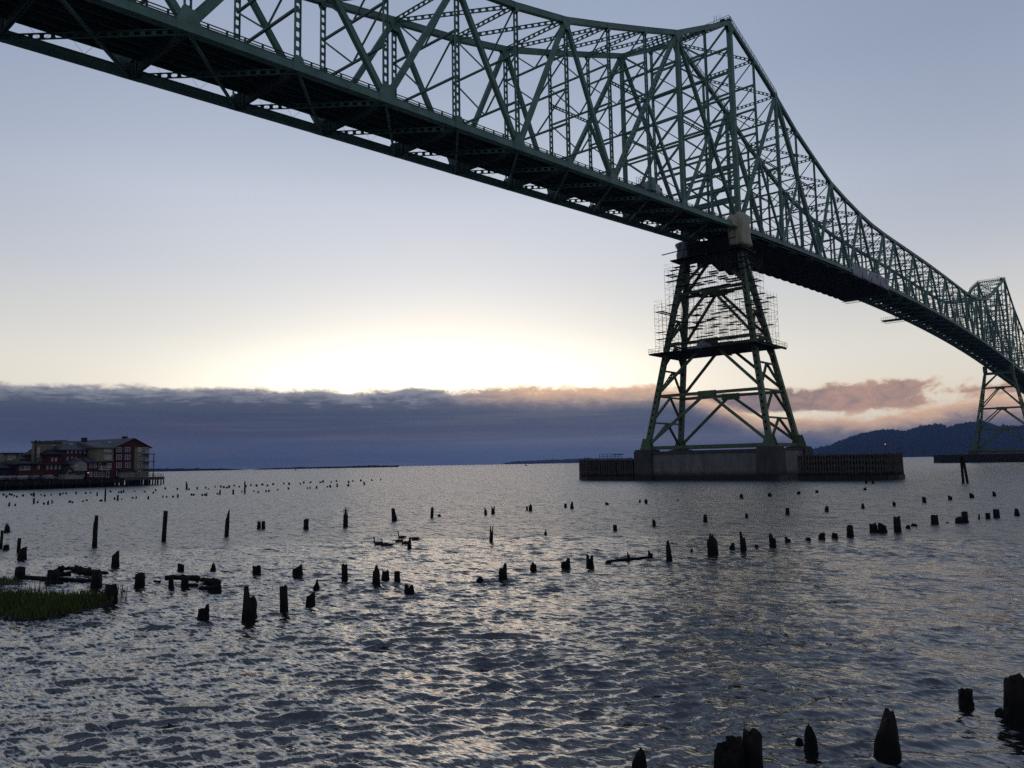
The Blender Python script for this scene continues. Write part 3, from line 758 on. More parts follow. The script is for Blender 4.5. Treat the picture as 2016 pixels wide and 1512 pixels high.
# dark debris netting hung between the legs at the top of the tower
t = empty('debris_net', 'dark debris netting hung between the tower legs under the deck', 'netting', (0, 0, 0))
mb = MB(); nn, mm = 26, 8
for yy, nm in ((Y1-2.6, 0), (Y1+2.6, 1)):
    o_ = len(mb.v)
    for j in range(mm+1):
        for i in range(nn+1):
            u = i/nn; xx = FX+1.5+(W_T-2.2)*u; low = zc-6.9-3.6*(1 if .45 < u else .0)*min(1, (u-.45)*4 if u > .45 else 0)
            z = (zc-2.2)+(low-(zc-2.2))*j/mm; mb.v.append((xx, yy+.18*math.sin(i*1.7+j*.6)+.1*math.sin(j*2.+i), z))
    for j in range(mm):
        for i in range(nn): mb.f.append((o_+j*(nn+1)+i, o_+j*(nn+1)+i+1, o_+(j+1)*(nn+1)+i+1, o_+(j+1)*(nn+1)+i))
mb.obj('net', M['net'], t, smooth=True)

# main tower work deck
zw = 25.8+CAM_H
WX0, WX1, WY0, WY1 = XC-W_T/2-7.0, XC+W_T/2+7.0, Y1-8.0, Y1+7.6
t = wood_platform('work_platform', 'wide dark plank platform halfway up the near bridge tower', WX0, WX1, WY0, WY1, zw, 26)
for (a, b) in (((WX0, WY0), (WX1, WY0)), ((WX1, WY0), (WX1, WY1)), ((WX1, WY1), (WX0, WY1)), ((WX0, WY1), (WX0, WY0))):
    a, b = Vector((*a, zw)), Vector((*b, zw)); mb = MB()
    for h in (.55, 1.1): mb.beam(a+Vector((0, 0, h)), b+Vector((0, 0, h)), .06, .06)
    for i in range(11): c = a.lerp(b, i/10); mb.tube(c, c+Vector((0, 0, 1.15)), .035)
    mb.obj('guard_rail', M['tube'], t)
t = empty('tarp_heap', 'crumpled grey tarp heap lying on the tower work platform', 'tarpaulin', (XC-.5, Y1-5.6, zw), 'tarpaulins on the bridge works')
cloth_box(0, 0, .0, 2.3, 1.9, 1.4, 8, .85, .6, 24, 10, 2.2).obj('cover', M['tarp_grey'], t, smooth=True)
cloth_box(-2.8, .3, .0, 1.1, 1.7, 1.2, 9, .85, .6, 20, 8, 2.2).obj('cover', M['tarp_grey'], t, smooth=True)

def scaffold(label, x0, x1, y0, y1, z0, z1, nx, ny, lift, plank_p, seed, ragged=0.):
    g = random.Random(seed); t = empty('scaffold', label, 'scaffold', (0, 0, 0), 'tube scaffolds on the bridge tower')
    xs = np.linspace(x0, x1, nx+1); ys = np.linspace(y0, y1, ny+1); nz = int((z1-z0)/lift); zs = [z0+i*lift for i in range(nz+1)]
    up, le, br = MB(), MB(), MB(); r_ = .031
    inside = lambda i, j: 1 < i < nx-1 and 1 < j < ny-1
    for i, xx in enumerate(xs):
        for j, yy in enumerate(ys):
            if inside(i, j) and g.random() < .55: continue
            up.tube((xx, yy, z0), (xx, yy, zs[-1]+g.choice((0., 1.0, 1.0))-ragged*g.random()*lift), r_)
    pl = {}
    for zi in range(1, nz+1):
        z = zs[zi]
        for j, yy in enumerate(ys):
            edge = j in (0, ny)
            for i in range(nx):
                if g.random() < (.93 if edge else .5):
                    le.tube((xs[i], yy, z), (xs[i+1], yy, z), r_*.9)
                    if edge and g.random() < .6: le.tube((xs[i], yy, z+1.0), (xs[i+1], yy, z+1.0), r_*.7)
                if edge and g.random() < .3: br.tube((xs[i], yy, z-lift), (xs[i+1], yy, z), r_*.8)
        for i, xx in enumerate(xs):
            edge = i in (0, nx)
            for j in range(ny):
                if g.random() < (.93 if edge else .5):
                    le.tube((xx, ys[j], z), (xx, ys[j+1], z), r_*.9)
                    if edge and g.random() < .6: le.tube((xx, ys[j], z+1.), (xx, ys[j+1], z+1.), r_*.7)
                if edge and g.random() < .4: br.tube((xx, ys[j], z-lift), (xx, ys[j+1], z), r_*.8)
        for i in range(nx):
            for j in range(ny):
                if g.random() < plank_p*(1.6 if i in (0, nx-1) or j in (0, ny-1) else .7):
                    wx, wy = (xs[i+1]-xs[i])/2, (ys[j+1]-ys[j])/2
                    if len(pl) < 280:
                        pl[(i, j, zi)] = 1
                        MB().box(((xs[i]+xs[i+1])/2, (ys[j]+ys[j+1])/2, z+.07), (wx*.98, min(wy*.95, .62), .04)).obj('plank', M['plank'], t)
    up.obj('upright_tubes', M['tube'], t, kind='stuff'); le.obj('ledger_tubes', M['tube'], t, kind='stuff'); br.obj('brace_tubes', M['tube'], t, kind='stuff')
    return t
scaffold('dense tube scaffold standing on the work platform around the tower', XC-W_T/2-5.6, XC+W_T/2+5.6, Y1-6.9, Y1+6.5, zw+.1, 38.6+CAM_H, 12, 7, 1.7, .19, 3)
scaffold('upper tube scaffold narrowing under the bridge deck at the tower', XC-W_T/2-3.4, XC+W_T/2+3.2, Y1-5.2, Y1+5.0, 38.7+CAM_H, 47.4+CAM_H, 9, 5, 1.6, .24, 4, .6)

# suspended dark deck under the main span, its outer edge sagging between hangers
t = empty('suspended_deck', 'dark suspended work deck hung under the main span beside the tower', 'work platform', (0, 0, 0), 'work platforms hung on the bridge')
ka, kb = .25, 9.0; NB = 60
for i in range(NB):
    k0_, k1_ = ka+(kb-ka)*i/NB, ka+(kb-ka)*(i+1)/NB
    a, b = B(k0_, XC), B(k1_, XC); d_ = Vector((0, 0, -2.35))
    mb = MB(); aa, bb = a+d_, b+d_
    mb.prism([(FX-1.2, aa.y+.03, aa.z), (NX+.75, aa.y+.03, aa.z), (NX+.75, aa.y+.03, aa.z+.08), (FX-1.2, aa.y+.03, aa.z+.08)], (0, bb.y-aa.y-.06, bb.z-aa.z))
    mb.obj('deck_panel', M['net'], t)
for k0_ in np.arange(ka, kb-.2, .44):
    for xx, sg in ((FX-1.25, -1),):
        mb = MB(); n_ = 8
        for i in range(n_+1):
            f = i/n_; c = B(k0_+.44*f, xx); sag = .30*math.sin(math.pi*f)
            for dz, dx in ((-2.22, 0), (-2.42-sag, .0), (-2.42-sag, .25)): mb.v.append((c.x+dx, c.y, c.z+dz))
        for i in range(n_):
            for q in range(2): mb.f.append((i*3+q, i*3+3+q, i*3+4+q, i*3+1+q))
        mb.obj('sagging_skirt', M['net'], t)
mb = MB()
for i in range(12):
    a, b = B(ka+(kb-ka)*i/12, NX+.8), B(ka+(kb-ka)*(i+1)/12, NX+.8)
    s0_, s1_ = (.25*math.sin(i*2.), .25*math.sin((i+1)*2.)); mb.tube(a+Vector((0, 0, -1.5+s0_*.5)), b+Vector((0, 0, -1.5+s1_*.5)), .07)
mb.obj('edge_cable', M['tube'], t)
# grey containment sheeting on the near truss
t = empty('containment_sheet', 'grey containment sheeting along the near bottom chord of the main span', 'sheeting', (0, 0, 0))
ks = np.linspace(6.05, 9.0, 13)
for i in range(12):
    a, b = B(ks[i], NX+.62), B(ks[i+1], NX+.62); mb = MB(); n_ = 5
    h0 = 2.75
    for c, f in ((a, 0), (a.lerp(b, .5), 1), (b, 0)):
        for j in range(n_+1):
            v = j/n_; mb.v.append((c.x+.10*math.sin(i*2.1+v*4)+.08*f, c.y, c.z-1.2+(h0+1.2)*v-(.12*math.sin(i*1.3) if j in (0, n_) else 0)))
    for q in range(2):
        for j in range(n_): mb.f.append((q*(n_+1)+j, (q+1)*(n_+1)+j, (q+1)*(n_+1)+j+1, q*(n_+1)+j+1))
    o = mb.obj('sheet', M['sheet'], t, smooth=True)
    md = o.modifiers.new('thick', 'SOLIDIFY'); md.thickness = .04
# travelling gantries under the far edge of the main span
def gantry(k, ext, wy, label):
    t = empty('gantry', label, 'work platform', (0, 0, 0), 'work platforms hung on the bridge'); c = B(k, XC)
    for i in range(6): MB().box((XC-ext/2, c.y-wy/2+(i+.5)*wy/6, c.z-2.2), (W_T/2+ext/2, wy/12-.03, .08)).obj('plank', M['steel_dark'], t)
    mb = MB()
    for yy in (c.y-wy/2, c.y+wy/2):
        p, q = Vector((FX-ext, yy, c.z-2.3)), Vector((NX+.2, yy, c.z-2.3)); mb.beam(p, q, .16, .16); mb.beam(p+Vector((0, 0, -.7)), q+Vector((0, 0, -.7)), .14, .14)
        nn = 18
        for i in range(nn):
            a = p.lerp(q, i/nn); b = p.lerp(q, (i+1)/nn); mb.beam(a, b+Vector((0, 0, -.7)), .1, .1, YV)
    mb.obj('truss_frame', M['steel_dark'], t)
    mb = MB()
    for i in range(7): mb.tube((FX-ext+i*.9, c.y-wy/2, c.z-2.2), (FX-ext+i*.9, c.y-wy/2, c.z-1.1), .05)
    mb.beam((FX-ext, c.y-wy/2, c.z-1.1), (FX-ext+5.6, c.y-wy/2, c.z-1.1), .07, .07); mb.obj('guard_rail', M['tube'], t)
    for s_ in (FX+.2, NX-.2): MB().box((s_, c.y, c.z-1.4), (.12, .4, .9)).obj('hanger', M['steel_dark'], t)
gantry(13.75, 5.2, 4.6, 'long travelling gantry sticking out beyond the far side of the bridge')
gantry(9.2, 1.9, 3.6, 'shorter travelling gantry at the end of the suspended deck')

# ------------------------------------------------------------------ vehicles
def vehicle(name, label, cat, loc, rz, pal, L=4.4, Wd=1.75, H=1.45, van=False, group=None):
    t = empty(name, label, cat, loc, group); t.rotation_euler.z = rz
    h, l = Wd/2, L/2
    prof = [(-l, .35), (-l, .85), (-l+.2, .95), (-l+.95, H-.06), (-l+1.5, H), (.35, H), (l-1.35, .98), (l-.25, .85), (l, .6), (l, .35)] if not van else \
           [(-l, .4), (-l, H), (l-1.9, H), (l-1.8, H-.35), (l-1.2, H-.45), (l-.75, 1.25), (l-.1, 1.1), (l, .8), (l, .4)]
    bmb = MB().prism([(x_, -h, z_) for x_, z_ in prof], (0, Wd, 0))
    if not van: bmb.v = [(x_, y_*(.8 if z_ > 1.2 else 1), z_) for x_, y_, z_ in bmb.v]
    bmb.obj('body', pal, t)
    if not van:
        for s_ in (-1, 1):
            y_ = s_*(h+.008)
            MB().prism([(-l+1.1, y_*.97, 1.0), (-l+1.3, y_*.83, H-.1), (.25, y_*.83, H-.08), (l-1.55, y_*.97, 1.0)], (0, .016, 0)).obj('side_window', M['glass'], t)
        MB().prism([(.42, -h*.72, H-.03), (l-1.38, -h*.72, 1.02), (l-1.36, -h*.72, 1.05), (.45, -h*.72, H+.01)], (0, Wd*.72, 0)).obj('windscreen', M['glass'], t)
    else:
        for s_ in (-1, 1):
            MB().box((l-1.35, s_*(h+.005), H-.8), (.32, .012, .28)).obj('side_window', M['glass'], t)
        MB().box((l-.98, 0, H-.85), (.04, h*.85, .32)).obj('windscreen', M['glass'], t)
    wm = MB()
    for i in range(12):
        a = 6.283*i/12
        for yy in (-.1, .1): wm.v.append((.32*math.cos(a), yy, .32*math.sin(a)))
    for i in range(12): wm.f.append((2*i, 2*((i+1) % 12), 2*((i+1) % 12)+1, 2*i+1))
    wm.f.append(tuple(range(0, 24, 2))); wm.f.append(tuple(range(1, 24, 2))[::-1])
    me = wm.mesh('wheel', M['rubber'])
    for xx in (-l+.8, l-.85):
        for s_ in (-1, 1): inst('wheel', me, t, (xx, s_*(h-.08), .32))
    return t
kt = -2.45
vehicle('work_van', 'white work van parked on the bridge deck by the railing before the tower', 'van', (XC+DW-1.6, Yk(kt), zB(kt)+1.57), R(90), M['white'], 5.6, 2.05, 2.9, True)
t = empty('equipment_cage', 'small tube cage standing on the bridge deck behind the white van', 'cage', (XC+DW-1.2, Yk(-2.85), zB(-2.85)+1.56))
mb = MB()
for i in range(4):
    for j in (0, 1): mb.tube((j*.9-.4, i*.9-1.3, 0), (j*.9-.4, i*.9-1.3, 3.2), .04)
mb.obj('upright', M['tube'], t); mb = MB()
for z in (1.0, 1.9, 2.5, 3.2):
    for j in (0, 1): mb.tube((j*.9-.4, -1.3, z), (j*.9-.4, 1.4, z), .035)
mb.obj('rail', M['tube'], t)

# ================================================================== HOTEL ON ITS PIER
HA, HB = at(0, 965), at(302, 954); hu = (HB-HA).normalized(); hn = Vector((hu.y, -hu.x, 0))       # hn points to the river side we see
if hn.dot(Vector((0, 0, 0))-HA) < 0: hn = -hn
def hp(x, y, d=0.):
    v = ray(x, y); o = Vector((0, 0, CAM_H)); s_ = (HA-hn*d-o).dot(hn)/v.dot(hn); p = o+v*s_
    return (p-HA).dot(hu), p.z
def H3(u, dpt, z): return HA+hu*u-hn*dpt+Vector((0, 0, z))
HAX = (hu, -hn, Vector((0, 0, 1)))
DECKZ = hp(240, 941)[1]
def hbox(mb, u0, u1, d0, d1, z0, z1): return mb.box(H3((u0+u1)/2, (d0+d1)/2, (z0+z1)/2), ((u1-u0)/2, (d1-d0)/2, (z1-z0)/2), HAX)
hotel = empty('hotel_building', 'dark red and tan four storey hotel on a piled wharf in the river', 'hotel', HA-HA)
def wall(x0, y0, x1, y1, d0, d1, mt, z0=None):
    u0, za = hp(x0, y0, d0); u1, zb = hp(x1, y1, d0); zt = za; zl = z0 if z0 is not None else zb
    MB_ = MB(); hbox(MB_, u0, u1, d0, d1, zl, zt); return MB_.obj('wall', mt, hotel)
def gable(x0, xa, x1, ye, ya, d0, d1, over=.45, mt=None, wall_mt=None):
    """gable roof facing the river: eaves at (x0,ye),(x1,ye), apex (xa,ya); runs back from d0 to d1"""
    u0, z0 = hp(x0, ye, d0); u1, _ = hp(x1, ye, d0); ua, zA = hp(xa, ya, d0); z0 = min(z0, hp(x1, ye, d0)[1])
    th = .28; mb = MB()
    pl = [(u0-over, z0-.25), (ua, zA), (u1+over, z0-.25), (u1+over, z0-.25+th*.2), (ua, zA+th), (u0-over, z0-.25+th*.2)]
    mb.prism([H3(u, d0-.45, z) for u, z in pl], -hn*(d1-d0+.45)); r_ = mb.obj('roof', mt or M['roof'], hotel)
    if wall_mt: MB().prism([H3(u, d0+.02, z) for u, z in ((u0, z0-.3), (u1, z0-.3), (ua, zA-.03))], -hn*.3).obj('gable_wall', wall_mt, hotel)
    return r_
def slope_roof(x0, x1, ye, yr, d0, d1, mt, hip_l=0., hip_r=0.):
    """roof whose eave runs along the river front and whose ridge lies further back"""
    u0, z0 = hp(x0, ye, d0); u1, z1 = hp(x1, ye, d0); ze = (z0+z1)/2; dm = (d0+d1)/2
    zr = hp((x0+x1)/2, yr, dm)[1]
    e = [H3(u0-.3, d0-.5, ze), H3(u1+.3, d0-.5, ze), H3(u1-hip_r, dm, zr), H3(u0+hip_l, dm, zr), H3(u0-.3, d1+.5, ze), H3(u1+.3, d1+.5, ze)]
    lo = [v-Vector((0, 0, .25)) for v in e]
    mb = MB(); mb.add(e+lo, [(0, 1, 2, 3), (3, 2, 5, 4), (0, 3, 4), (1, 5, 2), (7, 6, 9, 8), (8, 9, 10, 11), (6, 10, 9), (7, 8, 11), (0, 6, 7, 1), (4, 5, 11, 10), (0, 4, 10, 6), (1, 7, 11, 5)])
    return mb.obj('roof', mt, hotel)
def window(x0, x1, y0, y1, d, nx=2, ny=2, pale=False, sash=True):
    u0, zt = hp(x0, y0, d); u1, zb = hp(x1, y1, d); zt = max(zt, zb+.4); mb = MB(); fr = .13
    for (a, b, c_, e) in ((u0, u1, zt-fr, zt), (u0, u1, zb, zb+fr), (u0, u0+fr, zb+fr, zt-fr), (u1-fr, u1, zb+fr, zt-fr)): hbox(mb, a, b, d-.10, d+.02, c_, e)
    for i in range(1, nx): uu = u0+(u1-u0)*i/nx; hbox(mb, uu-.06, uu+.06, d-.08, d+.02, zb+fr, zt-fr)
    for j in range(1, ny): zz = zb+(zt-zb)*j/ny; hbox(mb, u0+fr, u1-fr, d-.07, d+.01, zz-.035, zz+.035)
    o = mb.obj('window', M['white'], hotel)
    mb = MB(); hbox(mb, u0+fr*.5, u1-fr*.5, d-.035, d+.01, zb+fr*.5, zt-fr*.5); mb.obj('pane', M['glass_pale'] if pale else M['glass'], o)
RED, TAN, GS = M['red'], M['tan'], M['grey_siding']
# end block with the gable
wall(227, 880, 292.5, 940, 0, 16, RED, DECKZ); wall(265.5, 880.4, 279, 940, -.25, 0, TAN, DECKZ); wall(279.2, 880.6, 292.6, 940, -.12, -.01, GS, DECKZ)
gable(226, 263.4, 297, 880, 864, 0, 26, wall_mt=RED)
u_, z_ = hp(246, 861, 5.5); hbox(mb := MB(), u_-.6, u_+.6, 5, 6.2, z_-2.8, z_+.3); mb.obj('chimney', M['roof_dk'], hotel)
for y0, y1 in ((880.8, 889.7), (895.3, 904.8), (911, 920.6)):
    window(228.7, 239, y0, y1, 0); window(246, 256, y0, y1, 0)
    window(271.2, 278.4, y0, y1, -.25, 2, 2, y0 < 885)
    window(281, 285.5, y0, y1+1, -.12, 1, 2); window(287, 291, y0, y1+2, -.12, 1, 1)
window(229, 237.5, 928.3, 937, 0); window(249.7, 260.7, 929, 936.3, -.9, 4, 2); window(271, 277.5, 928, 936.5, -.25, 1, 2); window(285, 289, 928.5, 939, -.12, 1, 1)
wall(238, 926.8, 266, 940, -.9, 0, GS, DECKZ); slope_roof(237.5, 268, 927, 924.6, -1.0, .6, M['roof_dk'])
# balconies
for y_ in (893.5, 908.7, 923.6):
    u0, z0 = hp(279.5, y_); u1, _ = hp(298.5, y_); mb = MB(); hbox(mb, u0, u1, -1.9, .3, z0-.16, z0); b_ = mb.obj('balcony', M['roof_dk'], hotel)
    mb = MB()
    for zz in (z0+.5, z0+1.0): hbox(mb, u0, u1, -1.9, -1.84, zz-.03, zz+.03)
    for i in range(9): uu = u0+(u1-u0)*i/8; hbox(mb, uu-.025, uu+.025, -1.9, -1.85, z0, z0+1.0)
    mb.obj('balcony_rail', M['white'], b_)
u0, zt_ = hp(296, 893); mb = MB(); hbox(mb, u0-.1, u0+.1, -1.8, -1.6, DECKZ, zt_); mb.obj('balcony_post', M['roof'], hotel)
# tan bay
wall(190.6, 881.5, 223, 908, -1.0, 8, TAN); slope_roof(188, 226, 881, 871, -1.0, 16, M['roof'])
window(204.5, 207.5, 880.8, 889.6, -1., 1, 1, True); window(209, 219, 880.8, 889.6, -1., 2, 1, True); window(204.5, 207, 896, 905, -1., 1, 1); window(209, 219, 896, 904.8, -1., 3, 2, True)
window(210, 219, 912, 921, 0, 3, 1); window(208.4, 214.3, 928.3, 940, 0, 1, 1)
wall(172, 908, 227, 940, 0, 12, RED, DECKZ)
slope_roof(170, 207, 908.5, 897, -1., 9, M['roof'], 2.5, 4.)
window(176, 181.5, 911.7, 921.3, 0, 2, 1); window(184.5, 190, 911.7, 921.3, 0, 2, 2); window(194.5, 200, 912, 924, 0, 1, 1); window(176, 181.5, 929, 938.5, 0, 2, 2); window(185, 204.5, 929, 938.5, 0, 4, 2)
u0, z0 = hp(191, 924.5); u1, _ = hp(211, 924.5); mb = MB(); hbox(mb, u0, u1, -1.6, 0, z0-.15, z0); b_ = mb.obj('balcony', M['white'], hotel)
mb = MB(); hbox(mb, u0, u1, -1.6, -1.54, z0+.9, z0+1.0)
for i in range(12): uu = u0+(u1-u0)*i/11; hbox(mb, uu-.03, uu+.03, -1.6, -1.55, z0, z0+.95)
mb.obj('balcony_rail', M['white'], b_)
# long wing
wall(120, 886, 192, 915, 3.5, 15, RED); slope_roof(117, 228, 885.2, 868.6, 3.4, 18, M['roof'], 0, 0)
for xx in (133, 141.2, 149.6, 158, 166.5, 174.8, 183.6): window(xx-1.5, xx+1.6, 884.9 if xx > 150 else 886.5, 892.6, 3.5, 1, 2, xx > 160)
for xx in (132.6, 141, 149): window(xx-1.5, xx+1.5, 899.5, 906, 3.5, 1, 2)
for xx, s_ in ((140, 875), (145, 876.5), (192, 872.5), (219, 871)):
    u_, z_ = hp(xx, s_, 7.5); mb = MB(); hbox(mb, u_-.6, u_+.6, 7.3, 8.1, z_-.3, z_+.25); mb.obj('roof_vent', M['white'], hotel)
u_, z_ = hp(167, 863.5, 8.5); mb = MB(); hbox(mb, u_-.6, u_+.6, 8.2, 9.4, z_-2.8, z_+.3); mb.obj('chimney', M['roof_dk'], hotel)
slope_roof(94.5, 124, 893, 879, 2.5, 16, M['roof_dk'], 3, 0); wall(96, 892.8, 121, 913, 3., 15, RED)
for xx in (102.7, 109.8): window(xx-1.3, xx+1.4, 901.2, 908.5, 3., 1, 2)
wall(36, 913, 172, 940, 1.2, 14, RED, DECKZ); slope_roof(62, 172, 913, 908, 1., 16, M['roof_dk'])
for xx in (76, 93.2, 101, 109.4, 117.5): window(xx-1.4, xx+1.5, 913.8, 924, 1.2, 1, 2)
# stair tower block
wall(72, 872, 120, 914, 6, 8.2, TAN); mb = MB(); u0, z0 = hp(73, 871.8, 6); u1, _ = hp(121, 871.8, 6); z1 = hp(73, 868.2, 6)[1]
hbox(mb, u0-.3, u1+.2, 5.6, 8.6, z0, z1); mb.obj('roof', M['roof'], hotel)
for y_ in (881, 888, 895): window(73.5, 78, y_, y_+6, 6, 2, 1, True)
window(103.5, 107, 875.5, 880.5, 6, 1, 1)
slope_roof(115, 150, 874.5, 866.5, 8, 18, M['roof_dk'], 2, 0)
window(123.5, 129, 872.6, 878.6, 8, 2, 2)
# small front gables
wall(146.5, 911, 171, 927, -1.4, 3, GS); gable(145.5, 160, 174, 911.5, 903.4, -1.4, 8, .2, M['roof'], GS)
window(147.3, 152.5, 913, 919.6, -1.4, 2, 2); window(161.5, 167, 912.4, 921.4, -1.4, 2, 1)
wall(129.8, 930, 164, 940, -2.4, 1.3, GS, DECKZ); gable(129.5, 137, 146, 930.4, 920.6, -2.4, 4, .2, M['roof_dk'], GS); slope_roof(138, 166, 930.2, 922., -2.6, 4, M['roof_dk'], 0, 3)
window(139, 145, 932, 938.3, -2.4, 2, 2); window(147.5, 166, 930.8, 938, -2.45, 5, 1)
u_, z_ = hp(162, 931); mb = MB(); hbox(mb, u_-.14, u_+.14, -2.95, -2.65, z_-.14, z_+.14); mb.obj('porch_light', M['lampw'], hotel)
# low front block with white windows
wall(36, 911, 64, 917, 1., 1.6, M['roof_dk']); window(38.5, 48, 917, 925.6, 1.2, 2, 1); window(49, 59, 917, 925.6, 1.2, 3, 1)
slope_roof(34, 72, 912.5, 907.5, .6, 12, M['roof_dk'])
pl_ = empty('utility_pole', 'tall dark pole standing beside the hotel stair tower', 'pole', H3(hp(68.6, 907, 4.5)[0], 4.5, hp(68.6, 908, 4.5)[1]))
zz = hp(68.6, 866.5, 4.5)[1]-hp(68.6, 908, 4.5)[1]
MB().tube((0, 0, -3), (0, 0, zz), .22, 7).obj('shaft', M['black'], pl_); MB().beam((0, 0, zz-1.), tuple(hu*1.3+Vector((0, 0, zz+.1))), .12, .12).obj('arm', M['black'], pl_)
# annexe
annex = empty('annexe_building', 'small square tan building with flat roof left of the hotel', 'building')
_h = hotel; hotel = annex
wall(8, 894, 36.5, 940, 9, 11, TAN, DECKZ); mb = MB(); u0, z0 = hp(5.5, 893.6, 9); u1, z1 = hp(43, 891.4, 9); hbox(mb, u0, u1, 8.2, 11.6, z0, z1); mb.obj('roof', M['roof_dk'], hotel)
window(15, 23.5, 894.6, 898.8, 9, 3, 1); window(15, 23.5, 900.8, 905.6, 9, 3, 1, True); window(25, 30, 895, 903, 9, 2, 2, True)
wall(37, 903, 66, 940, 12, 15, TAN, DECKZ); slope_roof(40, 67, 904, 895.5, 12, 24, M['roof'])
wall(-20, 921, 33, 940, 3, 12, M['roof_dk'], DECKZ); slope_roof(-22, 33, 920.5, 911.8, 3, 13, M['roof_dk'], 0, 3)
hotel = _h

# wharf deck and its piles
wharf = empty('wharf', 'dark timber wharf on many piles under the hotel', 'wharf')
uL, uR = hp(-60, 960)[0], hp(301, 941)[0]
mb = MB(); hbox(mb, uL, uR, -5., 24, DECKZ-.7, DECKZ); mb.obj('deck', M['timber_dk'], wharf)
mb = MB(); hbox(mb, uL, hp(222, 941)[0], -5.3, -5.02, DECKZ-1.3, DECKZ+.1); mb.obj('fascia', M['timber_dk'], wharf)
mb = MB(); hbox(mb, hp(222, 941)[0]+.1, uR, -5.25, -5.02, DECKZ-.75, DECKZ+.15); mb.obj('fascia', M['timber'], wharf)
g = random.Random(5); pm = []
for v in range(3):
    mb = MB(); mb.tube((0, 0, -2), (g.uniform(-.1, .1), 0, DECKZ-.7), .2, 6); pm.append(mb.mesh('pile', M['piling']))
cnt = 0
for i in range(58):
    u = uL+.6+(uR-uL-1.2)*i/57
    for d_ in (-4.6, 1., 7., 14., 21.):
        if cnt > 292: break
        p = H3(u+g.uniform(-.3, .3), d_, 0); inst('pile', pm[i % 3], wharf, p); cnt += 1
mb = MB(); hbox(mb, uL, hp(215, 941)[0], 2.5, 2.9, -1, DECKZ-.72); mb.obj('bulkhead', M['wet'], wharf)
for i in range(10):
    u = uL+2+(hp(215, 941)[0]-uL-4)*i/9; mb = MB(); hbox(mb, u-.14, u+.14, -5.55, -5.31, -.5, DECKZ-.3); mb.obj('fender_post', M['timber'], wharf)
# railing of the terrace
mb = MB(); u0 = hp(222, 941)[0]
for z in (.55, 1.05): hbox(mb, u0, uR, -5., -4.94, DECKZ+z-.04, DECKZ+z+.04)
for i in range(26): uu = u0+(uR-u0)*i/25; hbox(mb, uu-.04, uu+.04, -5., -4.93, DECKZ, DECKZ+1.05)
mb.obj('terrace_rail', M['timber'], wharf)
jet = empty('jetty', 'low broken timber jetty at the river end of the hotel wharf', 'jetty', group='timber wharves')
u0, u1 = uR+.2, uR+9.0
mb = MB(); hbox(mb, u0, u1, 6, 11, DECKZ-.55, DECKZ-.25); mb.obj('deck', M['timber_dk'], jet)
for i in range(9):
    for d_ in (6.4, 10.5): inst('pile', pm[i % 3], jet, H3(u0+.4+(u1-u0-.8)*i/8, d_, 0)).scale = (1, 1, .95)
# parked cars along the wharf edge
car_lab = ['grey car at the far left end of the row on the wharf', 'dark car second in the row parked on the wharf', 'pale silver car in the middle of the row on the wharf',
           'black car beside the silver one on the wharf', 'grey hatchback nearest the small gables in the wharf row']
for i, xx in enumerate((4, 25, 47, 69, 96)):
    u, _ = hp(xx, 941, -2.6); vehicle('parked_car', car_lab[i], 'car', H3(u, -2.6, DECKZ), math.atan2(hu.y, hu.x)+R(24), M['car%d' % i], group='cars parked on the hotel wharf')

